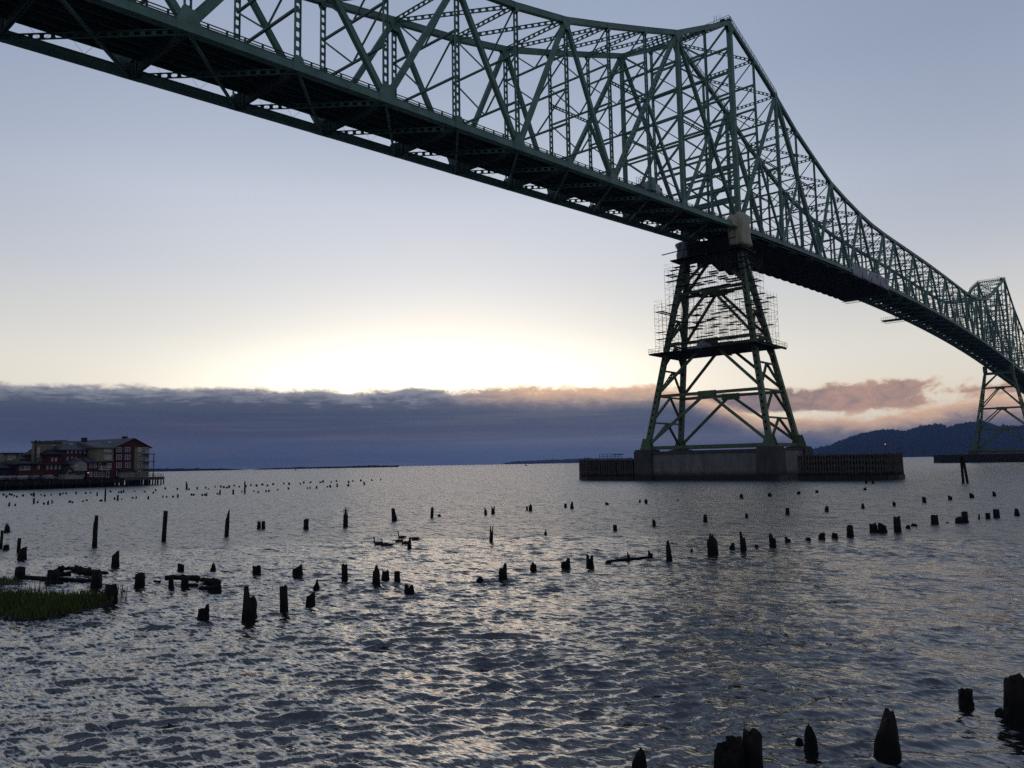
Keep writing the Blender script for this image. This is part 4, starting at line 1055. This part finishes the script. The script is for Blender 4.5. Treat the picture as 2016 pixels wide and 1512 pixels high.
# ================================================================== PILINGS
CR = Vector((Rv.x, Rv.y, 0)).normalized()
CF = Vector((Fv.x, Fv.y, 0)).normalized()
def piling_mesh(w_, h, shape, seed, n_=14):
    g = random.Random(seed); r_ = w_/2; mb = MB()
    def prof(s_, dp):
        if shape == 'flat': return 1-.13*g.random()**2
        if shape == 'rough': return 1-.28*g.random()
        if shape == 'up_r': return .58+.42*(s_+1)/2-.05*g.random()
        if shape == 'up_l': return .58+.42*(1-s_)/2-.05*g.random()
        if shape == 'point': return 1-.62*abs(s_)-.08*g.random()
        if shape == 'cone': return 1-.26*abs(s_-.3)-.12*g.random()
        if shape == 'spike_l': return (1. if s_ < -.45 else .58+.1*g.random())
        if shape == 'spike_r': return (1. if s_ > .45 else .6+.1*g.random())
        if shape == 'spike_m': return (1. if abs(s_) < .3 else .62+.12*g.random())
        if shape == 'notch': return (.55 if abs(s_) < .35 else 1-.1*g.random())
        if shape == 'fork': return (1. if .3 < abs(s_) < .85 and g.random() < .8 else .62)
        if shape == 'lump': return .95-.5*s_*s_-.25*g.random()
        if shape == 'step_r': return (1-.05*g.random() if s_ < .35 else .35)
        if shape == 'step_l': return (1-.05*g.random() if s_ > -.4 else .78)
        return 1
    col = [1+g.uniform(-.16, .16) for _ in range(n_)]
    tops = []
    for i in range(n_):
        a = 2*math.pi*i/n_; tops.append(prof(math.cos(a), math.sin(a))*h)
    mean = sum(tops)/n_; levels = (-1, -.0, .33, .68, 1)
    for li, f in enumerate(levels):
        for i in range(n_):
            a = 2*math.pi*i/n_; z = -1.2 if f < 0 else tops[i]*f
            tp = 1.0 if shape not in ('cone', 'point') else 1-(.36 if shape == 'cone' else .4)*max(0, f)**2.0
            rr = r_*col[i]*(1.12 if f < .3 and f >= 0 else 1)*tp*(1+g.uniform(-.07, .07))*(.93 if f == 1 else 1)
            bend = r_*.22*max(0, f)**3*(1 if seed % 2 else -1) if shape in ('cone', 'point') else 0
            mb.v.append(CR*(math.cos(a)*rr+bend)+CF*(math.sin(a)*rr)+Vector((0, 0, z)))
    for l in range(len(levels)-1):
        for i in range(n_): mb.f.append((l*n_+i, l*n_+(i+1) % n_, (l+1)*n_+(i+1) % n_, (l+1)*n_+i))
    c = len(mb.v); mb.v.append(Vector((0, 0, min(tops)*.8 if shape not in ('cone', 'point', 'lump') else mean*.98))); o = (len(levels)-1)*n_
    for i in range(n_): mb.f.append((o+i, o+(i+1) % n_, c))
    return mb.mesh('piling', M['piling'])

# x, waterline y, top y, width (picture pixels), shape, row
PIL = [
 (186, 1077, 1016, 8.7, 'step_l', 'A'), (322, 1066, 1007, 8.7, 'flat', 'A'), (446, 1055.5, 1002, 7.6, 'up_r', 'A'), (509.5, 1041, 1027, 6.5, 'flat', 'A'), (518.6, 1041, 1026, 6.5, 'flat', 'A'),
 (602, 1042, 1022, 10, 'flat', 'A'), (680, 1037, 1013, 8.5, 'flat', 'A'), (777, 1025, 1001, 10, 'step_r', 'A'), (850, 1019, 999, 6.3, 'flat', 'A'), (865, 1016.7, 1011, 6.5, 'lump', 'A'),
 (956, 1013, 999, 5, 'up_l', 'A'), (970.5, 1011, 996, 7, 'notch', 'A'), (1037.5, 1004, 997, 4, 'flat', 'A'), (1044.6, 1005.5, 991, 6.5, 'spike_m', 'A'), (1113.7, 999, 991.5, 5, 'flat', 'A'),
 (1126, 1001, 985, 6, 'cone', 'A'), (1195, 993.5, 988, 6.5, 'up_l', 'A'), (1259.5, 989, 982, 4, 'cone', 'A'), (1272, 991, 983, 5.4, 'flat', 'A'), (1334, 985.5, 983, 4.6, 'lump', 'A'),
 (14, 1047.6, 1028, 10, 'point', 'L'), (1.5, 1080, 1045, 5, 'flat', 'L'), (12.7, 1082.5, 1072.6, 9.5, 'flat', 'L'), (36.5, 1087, 1060, 7, 'flat', 'L'), (43, 1101.6, 1076, 15, 'up_r', 'L'),
 (38.8, 1139, 1117, 18, 'flat', 'L'), (103.8, 1146, 1122, 21, 'flat', 'L'), (189, 1155, 1121, 20, 'rough', 'L'), (218, 1185, 1151, 22, 'flat', 'L'),
 (226.6, 1116, 1084.5, 14, 'up_r', 'F'), (275.7, 1154, 1129, 19.5, 'flat', 'F'), (336.6, 1157, 1135.6, 9, 'flat', 'F'), (356.7, 1122.6, 1109, 12, 'up_l', 'F'), (364, 1156, 1135.6, 14, 'flat', 'F'),
 (420, 1123.5, 1107, 11, 'point', 'F'), (425.6, 1165, 1152.7, 20, 'flat', 'F'), (505, 1129, 1112, 16, 'rough', 'F'), (586.5, 1134, 1111, 19, 'up_r', 'F'), (678.5, 1141, 1110, 13, 'rough', 'F'),
 (741, 1150, 1112, 14, 'spike_m', 'F'), (758, 1140, 1122, 15, 'rough', 'F'), (782, 1143.6, 1125, 12, 'flat', 'F'), (944.6, 1144.7, 1136, 16, 'lump', 'F'), (989.3, 1141.7, 1110.5, 15.5, 'spike_r', 'F'),
 (1050, 1122, 1107, 13, 'spike_m', 'F'), (1113.7, 1118, 1100, 16, 'spike_r', 'F'), (1162, 1115.5, 1092, 14.5, 'notch', 'F'), (1197.6, 1109, 1103, 12, 'lump', 'F'), (1238, 1103, 1086, 5, 'spike_l', 'F'),
 (1281, 1098.6, 1085, 10, 'spike_l', 'F'), (1317, 1102.5, 1061.5, 12, 'cone', 'F'), (1362, 1086, 1080.5, 4, 'flat', 'F'), (1403.5, 1090, 1050, 18, 'spike_m', 'F'), (1441, 1081.6, 1067, 10.6, 'cone', 'F'),
 (1464, 1084, 1047.5, 12.5, 'spike_l', 'F'), (1489.4, 1078, 1071, 7.6, 'lump', 'F'), (1521.7, 1076, 1051, 13, 'spike_l', 'F'), (1551, 1067, 1057.7, 10, 'spike_l', 'F'), (1591.6, 1065, 1056.6, 10.6, 'lump', 'F'),
 (1618, 1061.5, 1048, 13, 'up_r', 'F'), (1644, 1059.6, 1047, 13, 'lump', 'F'), (1674, 1056, 1034, 12, 'flat', 'F'), (1721, 1047.5, 1029, 14.5, 'rough', 'F'), (1738, 1048, 1028.5, 17, 'up_l', 'F'),
 (1767, 1047.5, 1017, 14, 'flat', 'F'), (1788, 1040.6, 1032, 9, 'lump', 'F'), (1800, 1035.7, 1030, 11, 'lump', 'F'), (1840, 1032, 1014, 12, 'flat', 'F'), (1865, 1030, 1027, 5, 'lump', 'F'),
 (1888, 1030, 1017, 13, 'up_r', 'F'), (1900, 1028.5, 1007.5, 12, 'flat', 'F'), (1928, 1022, 1009, 3.5, 'cone', 'F'), (1945, 1021, 1010, 8, 'flat', 'F'), (1962, 1019, 1002.6, 10.6, 'flat', 'F'), (2002, 1015, 999, 9, 'cone', 'F'),
 (806, 1079, 1055, 8, 'cone', 'M'), (967, 1065, 1036, 7, 'notch', 'M'), (1074, 1052.4, 1040.5, 5.4, 'point', 'M'), (1211, 1044, 1033, 7, 'flat', 'M'), (1287.8, 1035.5, 1020, 6.5, 'up_l', 'M'),
 (1388.7, 1027, 1012, 9, 'fork', 'M'), (1470, 1019, 1011, 6, 'flat', 'M'), (1551, 1013, 1000, 7.6, 'flat', 'M'), (1628, 1007, 995, 7, 'spike_m', 'M'), (1699, 1000.7, 990, 6, 'cone', 'M'), (1760.7, 996, 986.6, 6, 'up_l', 'M'),
 (1820, 989, 978, 7, 'notch', 'M'), (1871, 984, 975, 7.6, 'up_l', 'M'), (1913.5, 980, 970, 7.6, 'up_l', 'M'), (1958, 976.8, 967, 6, 'up_l', 'M'),
 (1460, 980.6, 970, 6, 'cone', 'P'), (1515.6, 977, 970.7, 7, 'flat', 'P'), (1572.6, 973, 966.5, 7, 'up_r', 'P'), (1608, 970, 965, 5, 'flat', 'P'), (1703, 965, 960, 6, 'spike_r', 'P'), (1705.6, 952.4, 945.6, 4.6, 'flat', 'P'), (1718.5, 952.4, 945.6, 4.6, 'flat', 'P'),
 (400.5, 1217.7, 1190, 20, 'spike_r', 'Q'), (491, 1217, 1158, 25, 'spike_l', 'Q'), (559.5, 1203.5, 1154, 15, 'flat', 'Q'), (611, 1190.5, 1165, 20, 'up_r', 'Q'), (623, 1160, 1140, 13, 'point', 'Q'), (805, 1167, 1152, 18, 'notch', 'Q'),
 (1258, 1524, 1474, 30, 'cone', 'N'), (1431, 1527, 1466, 44, 'rough', 'N'), (1450, 1524, 1457, 34, 'flat', 'N'), (1481, 1522, 1443.5, 42, 'flat', 'N'), (1574, 1464, 1452, 14, 'lump', 'N'), (1596, 1476, 1426, 24, 'cone', 'N'),
 (1750, 1487, 1393.7, 47, 'cone', 'N'), (1902, 1388, 1358, 28, 'flat', 'N'), (1975, 1411, 1395.7, 26, 'lump', 'N'), (2008, 1418, 1333, 46, 'rough', 'N')]
DESC = {'flat': 'flat topped', 'rough': 'ragged', 'up_r': 'slant cut', 'up_l': 'slant cut', 'point': 'sharp pointed', 'cone': 'tapering', 'spike_l': 'splintered', 'spike_r': 'splintered', 'spike_m': 'spiked',
        'notch': 'notched', 'fork': 'forked', 'lump': 'low lumpy', 'step_r': 'stepped', 'step_l': 'tall stepped'}
ROW = {'A': 'in the row of tall poles', 'L': 'by the grassy bank', 'F': 'in the long front row of stumps', 'M': 'in the middle row of stumps', 'P': 'just off the concrete pier', 'Q': 'in the loose group of stumps', 'N': 'closest to the viewer'}
GRP = {'A': 'old pilings of the pole row', 'L': 'old pilings by the grass', 'F': 'old pilings of the front row', 'M': 'old pilings of the middle row', 'P': 'old pilings off the pier', 'Q': 'loose old pilings before the front row', 'N': 'old pilings nearest the camera'}
ORD = ['first', 'second', 'third', 'fourth', 'fifth', 'sixth', 'seventh', 'eighth', 'ninth', 'tenth', 'eleventh', 'twelfth', 'thirteenth', 'fourteenth', 'fifteenth', 'sixteenth', 'seventeenth', 'eighteenth', 'nineteenth', 'twentieth']
def ordn(i):
    if i < 20: return ORD[i]
    tens = {2: 'twenty', 3: 'thirty', 4: 'forty', 5: 'fifty'}[(i+1)//10]; u = (i+1) % 10
    return tens+'-'+ORD[u-1] if u else tens[:-1]+'ieth'
SPECIAL = {(680, 'A'): 'black piling with a tuft of reeds growing from its top', (186, 'A'): 'tallest weathered pole, the one standing nearest the hotel and the bank',
           (322, 'A'): 'tall straight weathered pole between two other tall poles', (446, 'A'): 'tall slim pole with a slanting top beside two short stumps',
           (491, 'Q'): 'broken stump with one tall splinter rising on its hotel side', (400.5, 'Q'): 'rounded stump with a small cracked splinter, nearest the grassy bank in open water',
           (1750, 'N'): 'large leaning pointed piling, the tallest close to the viewer', (2008, 'N'): 'massive black piling cut by the picture edge', (806, 'M'): 'pointed piling among the swimming geese',
           (218, 'L'): 'thick rounded stump standing at the end of the marsh grass', (1902, 'N'): 'squat square topped stump alone before the massive edge piling', (1596, 'N'): 'cone shaped stump with a low lump at its foot',
           (1574, 'N'): 'small low stump at the foot of the cone shaped one', (1481, 'N'): 'widest stump in the cluster of three at the bottom edge', (1450, 'N'): 'middle stump in the cluster of three at the bottom edge',
           (1431, 'N'): 'ragged outer stump in the cluster of three at the bottom edge', (1258, 'N'): 'lone tapering stump cut by the bottom edge of the picture', (1975, 'N'): 'low lump of wood in front of the massive edge piling',
           (1460, 'P'): 'small tapering stump alone in the water before the concrete pier'}
rows = {}
for p_ in PIL: rows.setdefault(p_[5], []).append(p_[0])
for r_ in rows: rows[r_].sort()
for i, (x, yb, yt, wd, shp, row) in enumerate(PIL):
    Pn = at(x, yb); px = depth(Pn)/FPX
    h = (yb-yt)*px*1.03; me = piling_mesh(wd*px, h, shp, 100+i, 16 if row in 'NQ' else 12)
    k_ = rows[row].index(x)
    lab = SPECIAL.get((x, row)) or '%s old piling, %s from the hotel end %s' % (DESC[shp], ordn(k_), ROW[row])
    o = bpy.data.objects.new('piling', me); COL.objects.link(o); o.location = (Pn.x, Pn.y, 0)
    o['label'] = lab; o['category'] = 'piling'; o['group'] = GRP[row]
    g = random.Random(i); o.rotation_euler = (CR*g.uniform(-.03, .03)+CF*g.uniform(-.05, .05)).to_tuple()
    if (x, row) == (680, 'A'):
        mb = MB()
        for q in range(26):
            a = g.uniform(0, 6.28); rr = g.uniform(0, wd*px*.45); b0 = Vector((rr*math.cos(a), rr*math.sin(a), h*.8)); tip = b0+Vector((g.uniform(-.12, .12), g.uniform(-.12, .12), g.uniform(.35, .75)))
            mb.tube(b0, tip, .012, 3)
        mb.obj('reeds', M['reed'], o, kind='stuff')
# two crossed leaning piles in front of the far pier
for xb, xt, lab in ((1896.5, 1891.5, 'slim leaning pile before the far pier, the upright one of a crossed pair'), (1905, 1895, 'slim leaning pile before the far pier, the more tilted one of a crossed pair')):
    a = at(xb, 951); v = ray(xt, 897); b = Vector((0, 0, CAM_H))+v*(depth(a)/v.dot(Fv))
    mb = MB(); mb.tube(Vector((0, 0, 0))-(b-a)*.3, b-a, .2, 9)
    o = mb.obj('leaning_pile', M['piling']); o.location = a; o['label'] = lab; o['category'] = 'pile'; o['group'] = 'crossed leaning piles before the far pier'
# distant stubs off the hotel wharf: (x, y, height) in a 2.52x enlargement starting at row 900
FAR = [(18, 190), (32, 200), (46, 188), (58, 190), (70, 195), (84, 200), (114, 195), (156, 190), (168, 195, 22), (168, 230, 28), (187, 228), (203, 190), (221, 195), (218, 235), (238, 235, 22), (258, 228, 18), (253, 190), (298, 190), (312, 183),
       (329, 183), (343, 225), (350, 225), (360, 228), (377, 183), (411, 222), (425, 182), (430, 217), (449, 180), (482, 192, 18), (497, 220), (506, 218), (521, 217, 70), (568, 210), (584, 215, 28), (603, 212), (548, 175), (589, 178), (602, 178),
       (613, 176, 16), (675, 205, 15), (659, 205), (735, 208, 19), (668, 172), (718, 175), (760, 180), (772, 168), (808, 200), (820, 160), (826, 200), (858, 200), (882, 200, 17), (880, 162), (926, 160, 42), (937, 163), (950, 190), (961, 190), (978, 160),
       (1003, 192), (1015, 190), (1024, 192, 20), (1020, 155), (1034, 160), (1067, 150), (1079, 185), (1091, 185, 27), (1096, 150), (1110, 152), (1125, 155), (1137, 152), (1157, 183, 22), (1161, 145), (1187, 150), (1200, 175), (1214, 178, 64), (1220, 148),
       (1244, 143), (1273, 145), (1302, 140), (1327, 145), (1355, 138), (1260, 172), (1281, 177), (1320, 172), (1334, 172), (1378, 165), (1408, 135), (1434, 138), (1431, 160, 13), (1507, 130), (1490, 135), (1540, 128), (1525, 157), (1538, 155), (1570, 155, 16),
       (1590, 128), (1624, 150), (1638, 150), (1602, 125), (1643, 128), (1669, 122), (1673, 148, 20), (1727, 145, 15), (1730, 128), (1751, 122), (1790, 120), (1807, 138, 20), (1845, 118), (1888, 115), (45, 243, 22), (75, 242, 14)]
FB = {}
for q in FAR: FB.setdefault(0 if q[1] > 203 else 1 if q[1] > 172 else 2, []).append(q)
FLAB = {}
for bnd, nm_ in ((0, 'nearest band'), (1, 'middle band'), (2, 'farthest band')):
    for i, q in enumerate(sorted(FB[bnd])): FLAB[q] = 'small dark piling stub, %s from the hotel end in the %s of distant stubs' % (ordn(i), nm_)
fm = [piling_mesh(1, 1, s_, 900+i, 8) for i, s_ in enumerate(('flat', 'cone', 'up_r', 'rough', 'up_l', 'spike_m'))]
g = random.Random(11)
FARL = {521: 'tall thin pole rising before the hotel wharf among small stubs', 926: 'tall tapered stake among small stubs beyond the end of the hotel wharf', 1214: 'tallest thin stake in the field of stubs out past the hotel'}
for q in FAR:
    x, y = q[0]*.39683, 900+q[1]*.39683; hp_ = (q[2] if len(q) > 2 else g.uniform(8, 13))*.39683; Pn = at(x, y); px = depth(Pn)/FPX
    o = bpy.data.objects.new('piling', g.choice(fm)); COL.objects.link(o); o.location = (Pn.x, Pn.y, 0)
    ww = (g.uniform(2.6, 4.) if hp_ < 8 else 3.4)*px; o.scale = (ww, ww, hp_*px); o['category'] = 'piling'
    o['label'] = FARL.get(q[0]) or FLAB[q]; o['group'] = 'distant piling stubs off the hotel wharf'

# ================================================================== LOGS AND DEBRIS
def log(pts, rad, label, name='log', lump=.2, seed=1, zoff=.1):
    """a waterlogged timber through picture points"""
    g = random.Random(seed); mb = MB(); P3 = [at(x, y, zoff) for x, y in pts]; n_ = 8; path = []
    for a, b in zip(P3, P3[1:]):
        for i in range(6): path.append(a.lerp(b, i/6))
    path.append(P3[-1]); o0 = path[0].copy()
    for i, p in enumerate(path):
        tdir = (path[min(i+1, len(path)-1)]-path[max(i-1, 0)]).normalized(); sd = Vector((-tdir.y, tdir.x, 0))
        rr = rad*(1+g.uniform(-lump, lump))*(.7 if i in (0, len(path)-1) else 1)
        for j in range(n_):
            a = 6.283*j/n_; mb.v.append(p-o0+sd*(rr*math.cos(a)*(1+g.uniform(-lump, lump)*.5))+Vector((0, 0, rr*math.sin(a)*(1+g.uniform(-lump, lump)*.5))))
    for i in range(len(path)-1):
        for j in range(n_): mb.f.append((i*n_+j, i*n_+(j+1) % n_, (i+1)*n_+(j+1) % n_, (i+1)*n_+j))
    mb.f.append(tuple(range(n_))[::-1]); mb.f.append(tuple(range((len(path)-1)*n_, len(path)*n_)))
    o = mb.obj(name, M['piling']); o.location = o0; o['label'] = label; o['category'] = 'log'; o['group'] = 'waterlogged timbers near the grass'
    return o
log([(40, 1137), (95, 1140), (140, 1142), (186, 1145)], .10, 'long straight beam joining three stumps behind the grass', 'beam', .08, 1, .05)
log([(88, 1149), (125, 1147)], .08, 'short tilted timber end below the long beam', 'log', .2, 2, .03)
log([(112, 1121), (135, 1119), (155, 1121), (180, 1124)], .11, 'lumpy rotten timber mass behind the stumps by the grass', 'log', .45, 3, .1)
log([(152, 1128), (175, 1127), (212, 1128)], .10, 'thick rotten timber against the stump near the lumpy mass', 'log', .3, 4, .1)
log([(113, 1131), (140, 1129)], .10, 'thin sunken timber between two stumps behind the grass', 'log', .2, 5, .05)
log([(325, 1138), (345, 1136), (372, 1138), (392, 1139)], .11, 'rough horizontal timber lying across two stumps in the water', 'log', .35, 6, .2)
log([(384, 1139), (410, 1143), (432, 1147)], .10, 'lumpy timber trailing off toward the low square stump', 'log', .4, 7, .1)
log([(392, 1158), (420, 1159)], .08, 'thin timber sliver beside the low square stump', 'log', .2, 8, .03)
log([(372, 1152), (388, 1153)], .09, 'short broken timber beside the second small stump', 'log', .4, 9, .03)
log([(303, 1145), (317, 1145)], .05, 'small floating stick alone beside the round stump', 'floating_stick', .2, 10, .04)
log([(1195, 1105), (1235, 1101), (1280, 1097)], .05, 'half sunken timber linking small stumps in the front row', 'log', .2, 11, .02)
log([(405, 1144), (425, 1147), (430, 1149)], .13, 'chunk of rotten wood on the end of the trailing timber', 'log', .3, 12, .25)

# ================================================================== GRASS BANK
def bank_poly(pts): return [at(x, y, .15) for x, y in pts]
front = [(-160, 1225), (-60, 1212), (0, 1206), (60, 1211), (100, 1208), (130, 1202), (165, 1193), (195, 1185), (214, 1182), (225, 1179), (212, 1172), (190, 1170), (150, 1169), (90, 1170), (40, 1168), (0, 1163), (-60, 1160), (-160, 1158)]
back = [(-120, 1156), (0, 1147), (22, 1144), (40, 1140), (30, 1137), (0, 1136), (-120, 1135)]
def in_poly(p, poly):
    c = False; j = len(poly)-1
    for i in range(len(poly)):
        a, b = poly[i], poly[j]
        if (a.y > p[1]) != (b.y > p[1]) and p[0] < (b.x-a.x)*(p[1]-a.y)/(b.y-a.y)+a.x: c = not c
        j = i
    return c
gr = MB(); g = random.Random(21)
for poly, nm, hgt, dens in ((bank_poly(front), 'mud_bank', .34, 11000), (bank_poly(back), 'mud_bank', .22, 1500)):
    cx = sum((p for p in poly), Vector())/len(poly); n_ = len(poly); mb = MB()
    for f, z in ((1.04, -.15), (.97, .03), (.8, .09), (.4, .11)):
        for p in poly: q = cx+(p-cx)*f; mb.v.append((q.x, q.y, z))
    mb.v.append((cx.x, cx.y, .12))
    for r_ in range(3):
        for i in range(n_): mb.f.append((r_*n_+i, r_*n_+(i+1) % n_, (r_+1)*n_+(i+1) % n_, (r_+1)*n_+i))
    for i in range(n_): mb.f.append((3*n_+i, 3*n_+(i+1) % n_, 4*n_))
    mb.obj(nm, M['mud'], kind='structure')
    x0, x1 = min(p.x for p in poly), max(p.x for p in poly); y0, y1 = min(p.y for p in poly), max(p.y for p in poly); k_ = 0
    while k_ < dens:
        p = (g.uniform(x0, x1), g.uniform(y0, y1))
        if not in_poly(p, poly): continue
        k_ += 1; cl = .7+.5*math.sin(p[0]*2.1+1)*math.sin(p[1]*1.7)+.25*math.sin(p[0]*5.3+p[1]*4.1)
        h = hgt*(.35+.8*g.random()**1.5)*(.6+.6*max(0, cl)); a = g.uniform(0, 6.28); bw = g.uniform(.008, .016); s_ = Vector((math.cos(a), math.sin(a), 0))
        ln = Vector((g.gauss(.03, .09), g.gauss(0, .09), 0))*(h/.4); b0 = Vector((p[0], p[1], .05)); m1 = b0+Vector((0, 0, h*.6))+ln*.35; t1 = b0+Vector((0, 0, h))+ln*1.2
        o_ = len(gr.v); gr.v += [tuple(b0-s_*bw), tuple(b0+s_*bw), tuple(m1+s_*bw*.75), tuple(m1-s_*bw*.75), tuple(t1)]; gr.f += [(o_, o_+1, o_+2, o_+3), (o_+3, o_+2, o_+4)]
gr.obj('marsh_grass', M['grass'], kind='stuff')
rd = MB()
for i in range(90):
    p = at(g.uniform(200, 250), g.uniform(1172, 1186)) if i > 16 else at(g.uniform(40, 100), 1172+g.uniform(-4, 4)); h = g.uniform(.2, .5) if i > 16 else g.uniform(.5, .75)
    rd.tube(p-Vector((0, 0, .1)), p+Vector((g.uniform(-.08, .08), g.uniform(-.08, .08), h)), .007, 3)
rd.obj('reeds', M['reed'], kind='stuff')

# ================================================================== GEESE
def goose_mesh(pose):
    if pose == 'swim': pth = [(-.44, .15, .012), (-.36, .13, .06), (-.2, .09, .135), (0, .07, .165), (.16, .08, .14), (.25, .14, .085), (.28, .26, .06), (.265, .40, .05), (.28, .50, .048), (.325, .545, .058), (.38, .535, .042), (.46, .515, .012)]
    elif pose == 'low': pth = [(-.44, .14, .012), (-.36, .12, .06), (-.2, .09, .13), (0, .07, .16), (.16, .08, .135), (.27, .12, .08), (.36, .15, .045), (.43, .15, .037), (.49, .15, .042), (.54, .135, .03), (.59, .12, .010)]
    else: pth = [(-.44, .15, .012), (-.36, .13, .06), (-.2, .09, .135), (0, .07, .165), (.16, .08, .14), (.24, .15, .085), (.23, .26, .06), (.20, .38, .05), (.22, .46, .048), (.265, .50, .058), (.32, .485, .042), (.40, .46, .012)]
    pts = [Vector((p[0], 0, p[1])) for p in pth]; rad = [p[2] for p in pth]; mb = MB(); n_ = 10; fine_ = []
    for i in range(len(pts)-1):
        p0, p1, p2, p3 = pts[max(i-1, 0)], pts[i], pts[i+1], pts[min(i+2, len(pts)-1)]
        for s_ in (0, .33, .67):
            q = .5*((2*p1)+(p2-p0)*s_+(2*p0-5*p1+4*p2-p3)*s_**2+(3*p1-p0-3*p2+p3)*s_**3); fine_.append((q, rad[i]+(rad[i+1]-rad[i])*s_))
    fine_.append((pts[-1], rad[-1]))
    for i, (p, r_) in enumerate(fine_):
        d_ = (fine_[min(i+1, len(fine_)-1)][0]-fine_[max(i-1, 0)][0]).normalized(); up = Vector((-d_.z, 0, d_.x))
        for j in range(n_): a = 6.283*j/n_; mb.v.append(p+Vector((0, r_*math.cos(a)*1.0, 0))+up*(r_*math.sin(a)*.9))
    for i in range(len(fine_)-1):
        for j in range(n_): mb.f.append((i*n_+j, i*n_+(j+1) % n_, (i+1)*n_+(j+1) % n_, (i+1)*n_+j))
    mb.f.append(tuple(range(n_))[::-1]); mb.f.append(tuple(range((len(fine_)-1)*n_, len(fine_)*n_)))
    return mb.mesh('goose', M['goose'], True)
GM = {p: goose_mesh(p) for p in ('swim', 'low', 'back')}
left_dir = math.atan2(-CR.y, -CR.x)
for x, y, pose, dr, lab in ((744, 1071.5, 'swim', 20, 'swimming goose with upright neck, leading at the hotel side of the flock'), (765, 1074.5, 'low', -10, 'swimming goose with its head stretched low behind the leader'),
                            (756, 1073.5, 'back', 50, 'swimming goose with neck drawn back between the leader and the low one'), (791, 1059, 'swim', 10, 'goose with tall neck farthest out in the flock'),
                            (785, 1067, 'low', 35, 'small crouched goose just below the tall necked one'), (798, 1070, 'swim', 0, 'goose swimming close beside the pointed piling'), (817, 1062, 'low', 15, 'goose passing behind the pointed piling')):
    Pn = at(x, y); o = bpy.data.objects.new('goose', GM[pose]); COL.objects.link(o); o.location = (Pn.x, Pn.y, -.01); o.rotation_euler = (0, 0, left_dir+R(dr)); o.scale = (.72,)*3
    o['label'] = lab; o['category'] = 'goose'; o['group'] = 'geese swimming near the pointed piling'

# ================================================================== CHANNEL MARKERS
for x, y, hh, lab in ((1036, 917.5, 7, 'dark channel buoy far out on the river before the headland'), (582, 926, 5, 'tiny channel buoy far out before the low wooded shore')):
    Pn = at(x, y); px = depth(Pn)/FPX; t = empty('channel_buoy', lab, 'buoy', (Pn.x, Pn.y, 0), 'channel buoys'); s_ = hh*px
    mb = MB()
    for z, r_ in ((-.1, .28), (.12, .34), (.25, .3), (.3, .12)):
        for i in range(10): mb.v.append((r_*s_*math.cos(.6283*i), r_*s_*math.sin(.6283*i), z*s_))
    for q in range(3):
        for i in range(10): mb.f.append((q*10+i, q*10+(i+1) % 10, q*10+10+(i+1) % 10, q*10+10+i))
    mb.f.append(tuple(range(30, 40))); mb.obj('float', M['black'], t)
    mb = MB()
    for i in range(4): a = math.pi/4+i*math.pi/2; mb.tube((.16*s_*math.cos(a), .16*s_*math.sin(a), .28*s_), (.07*s_*math.cos(a), .07*s_*math.sin(a), .85*s_), .03*s_)
    mb.obj('cage', M['black'], t); MB().box((0, 0, .92*s_), (.1*s_, .1*s_, .09*s_)).obj('topmark', M['black'], t)

# ================================================================== HAZE
mb = MB(); mb.box((0, 0, 150), (9400, 9400, 153)); hz = mb.obj('haze', None, kind='stuff')
hm = bpy.data.materials.new('river_haze'); hm.use_nodes = True; ht = hm.node_tree; ht.nodes.clear()
pv = ht.nodes.new('ShaderNodeVolumePrincipled'); pv.inputs['Color'].default_value = (.32, .50, 1., 1); pv.inputs['Density'].default_value = 6.0e-5
ho = ht.nodes.new('ShaderNodeOutputMaterial'); ht.links.new(pv.outputs[0], ho.inputs['Volume'])
hz.data.materials.append(hm)
bpy.context.view_layer.update()
